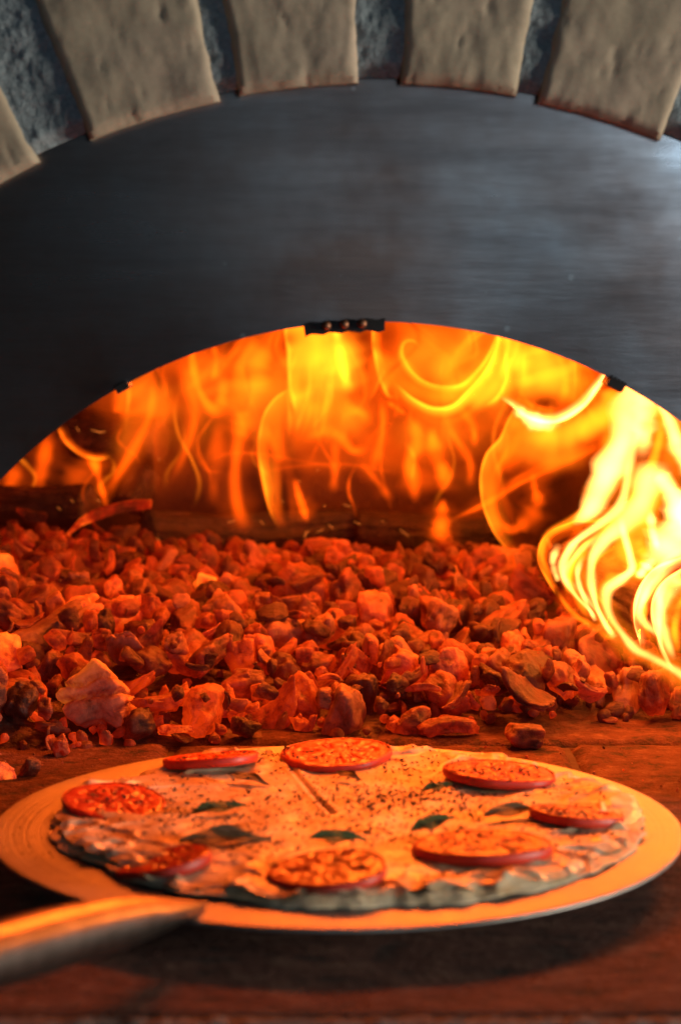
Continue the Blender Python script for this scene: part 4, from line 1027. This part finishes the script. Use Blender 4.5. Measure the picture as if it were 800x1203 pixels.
streak([(800, 676, 10), (782, 700, 12), (774, 722, 10), (782, 750, 7), (792, 776, 4)], 5.5, HOT, Y=(0.413,), dY=0, ends=(.1, .2))
streak([(815, 690, 6), (798, 712, 6), (792, 738, 5), (797, 770, 4)], 3, WARM, Y=(0.409,), dY=0)
streak([(764, 598, 5), (765, 618, 6), (773, 648, 5)], 8, HOT, Y=(0.430,), dY=0)
streak([(747, 632, 8), (756, 650, 8), (752, 672, 6)], 3, WARM, Y=(0.433,), dY=0)
streak([(720, 640, 14), (716, 670, 14), (724, 700, 10)], 1.6, WARM, Y=(0.437,), dY=0)
streak([(720, 540, 50), (760, 590, 60), (800, 640, 50)], .9, WARM, Y=(0.465,), dY=0)
streak([(690, 600, 14), (712, 560, 22), (722, 510, 24), (716, 455, 18)], 2.6, WARM, Y=(.47,), dY=0, ends=(.2, .05))
streak([(668, 640, 14), (680, 672, 20), (702, 700, 16)], 1.3, WARM, Y=(.47,), dY=0)
streak([(752, 700, 22), (740, 660, 26), (752, 610, 24), (776, 560, 24)], 2.2, WARM, Y=(.47,), dY=0)
G0 = [(655, 700), (641, 676), (632, 654), (642, 630), (673, 611), (702, 588), (726, 540), (738, 470)]
G1 = [(806, 794), (778, 756), (765, 722), (772, 692), (796, 664), (836, 632), (856, 560), (850, 480)]
for k in range(13):
    d_ = random.uniform(-.22, .22)
    t_ = random.random(); a_ = random.uniform(0, 6); i0 = random.choice([0, 0, 0, 1, 2]); i1 = random.choice([4, 5, 5, 6, 8]); wv = random.uniform(2, 9)
    P_ = [((1 - t_ - d_ * i / 7) * p[0] + (t_ + d_ * i / 7) * q[0] + wv * math.sin(a_ + 1.5 * i), (1 - t_ - d_ * i / 7) * p[1] + (t_ + d_ * i / 7) * q[1] + wv * .6 * math.cos(a_ + 1.9 * i), random.uniform(2.2, 4.4) * (1 + .30 * i)) for i, (p, q) in enumerate(zip(G0, G1))][i0:i1]
    if len(P_) > 2: filament(P_, random.uniform(1.6, 5.0), HOT if random.random() < .6 else WARM, Y=(random.uniform(.42, .47),), dY=0, ends=(.12, .35), depth=1.2, power=2.4)
close_flame()

# ------------------------------------------------------------------ sparks
sm = bpy.data.materials.new('spark_glow'); sm.use_nodes = True; t = sm.node_tree; t.nodes.clear()
e_ = t.nodes.new('ShaderNodeEmission'); e_.inputs[0].default_value = (1, .22, .03, 1); e_.inputs[1].default_value = 1.6; t.links.new(e_.outputs[0], t.nodes.new('ShaderNodeOutputMaterial').inputs['Surface'])
SV, SF = [], []
def spark(pts, w_, Y):
    C_ = [at(px, py, Y) for px, py in pts]; n0 = len(SV)
    for i, c in enumerate(C_):
        for k in range(5):
            a = k * 2 * math.pi / 5; SV.append(c + Vector((math.cos(a), .3 * math.sin(a), math.sin(a))) * w_ * (.55 if i in (0, len(C_) - 1) else 1))
    SF.extend(grid_faces(len(C_), 5, wrap_v=True, off=n0)); SF.append(tuple(n0 + k for k in range(5))); SF.append(tuple(n0 + 5 * (len(C_) - 1) + k for k in range(5)))
for pts in ([(358, 632), (359, 626), (363, 624)], [(372, 625), (380, 622)], [(386, 616), (392, 621)], [(268, 614), (276, 612)], [(306, 612), (310, 616)], [(331, 588), (333, 590)], [(351, 565), (353, 566)], [(380, 594), (383, 595)], [(404, 593), (412, 595)], [(416, 613), (424, 616)], [(84, 587), (87, 590)], [(68, 596), (72, 599)], [(186, 539), (188, 541)], [(90, 502), (94, 507)], [(108, 505), (118, 508), (124, 507)], [(372, 553), (374, 551)], [(449, 612), (451, 613)], [(470, 622), (480, 630)], [(185, 632), (189, 638)], [(113, 587), (118, 589)], [(642, 664), (646, 668)]):
    spark(pts, .00026, .66)
tag(link('sparks', mesh('sparks', SV, SF, sm, False)), 'tiny bright sparks drifting in front of the back flames', 'sparks', kind='stuff')
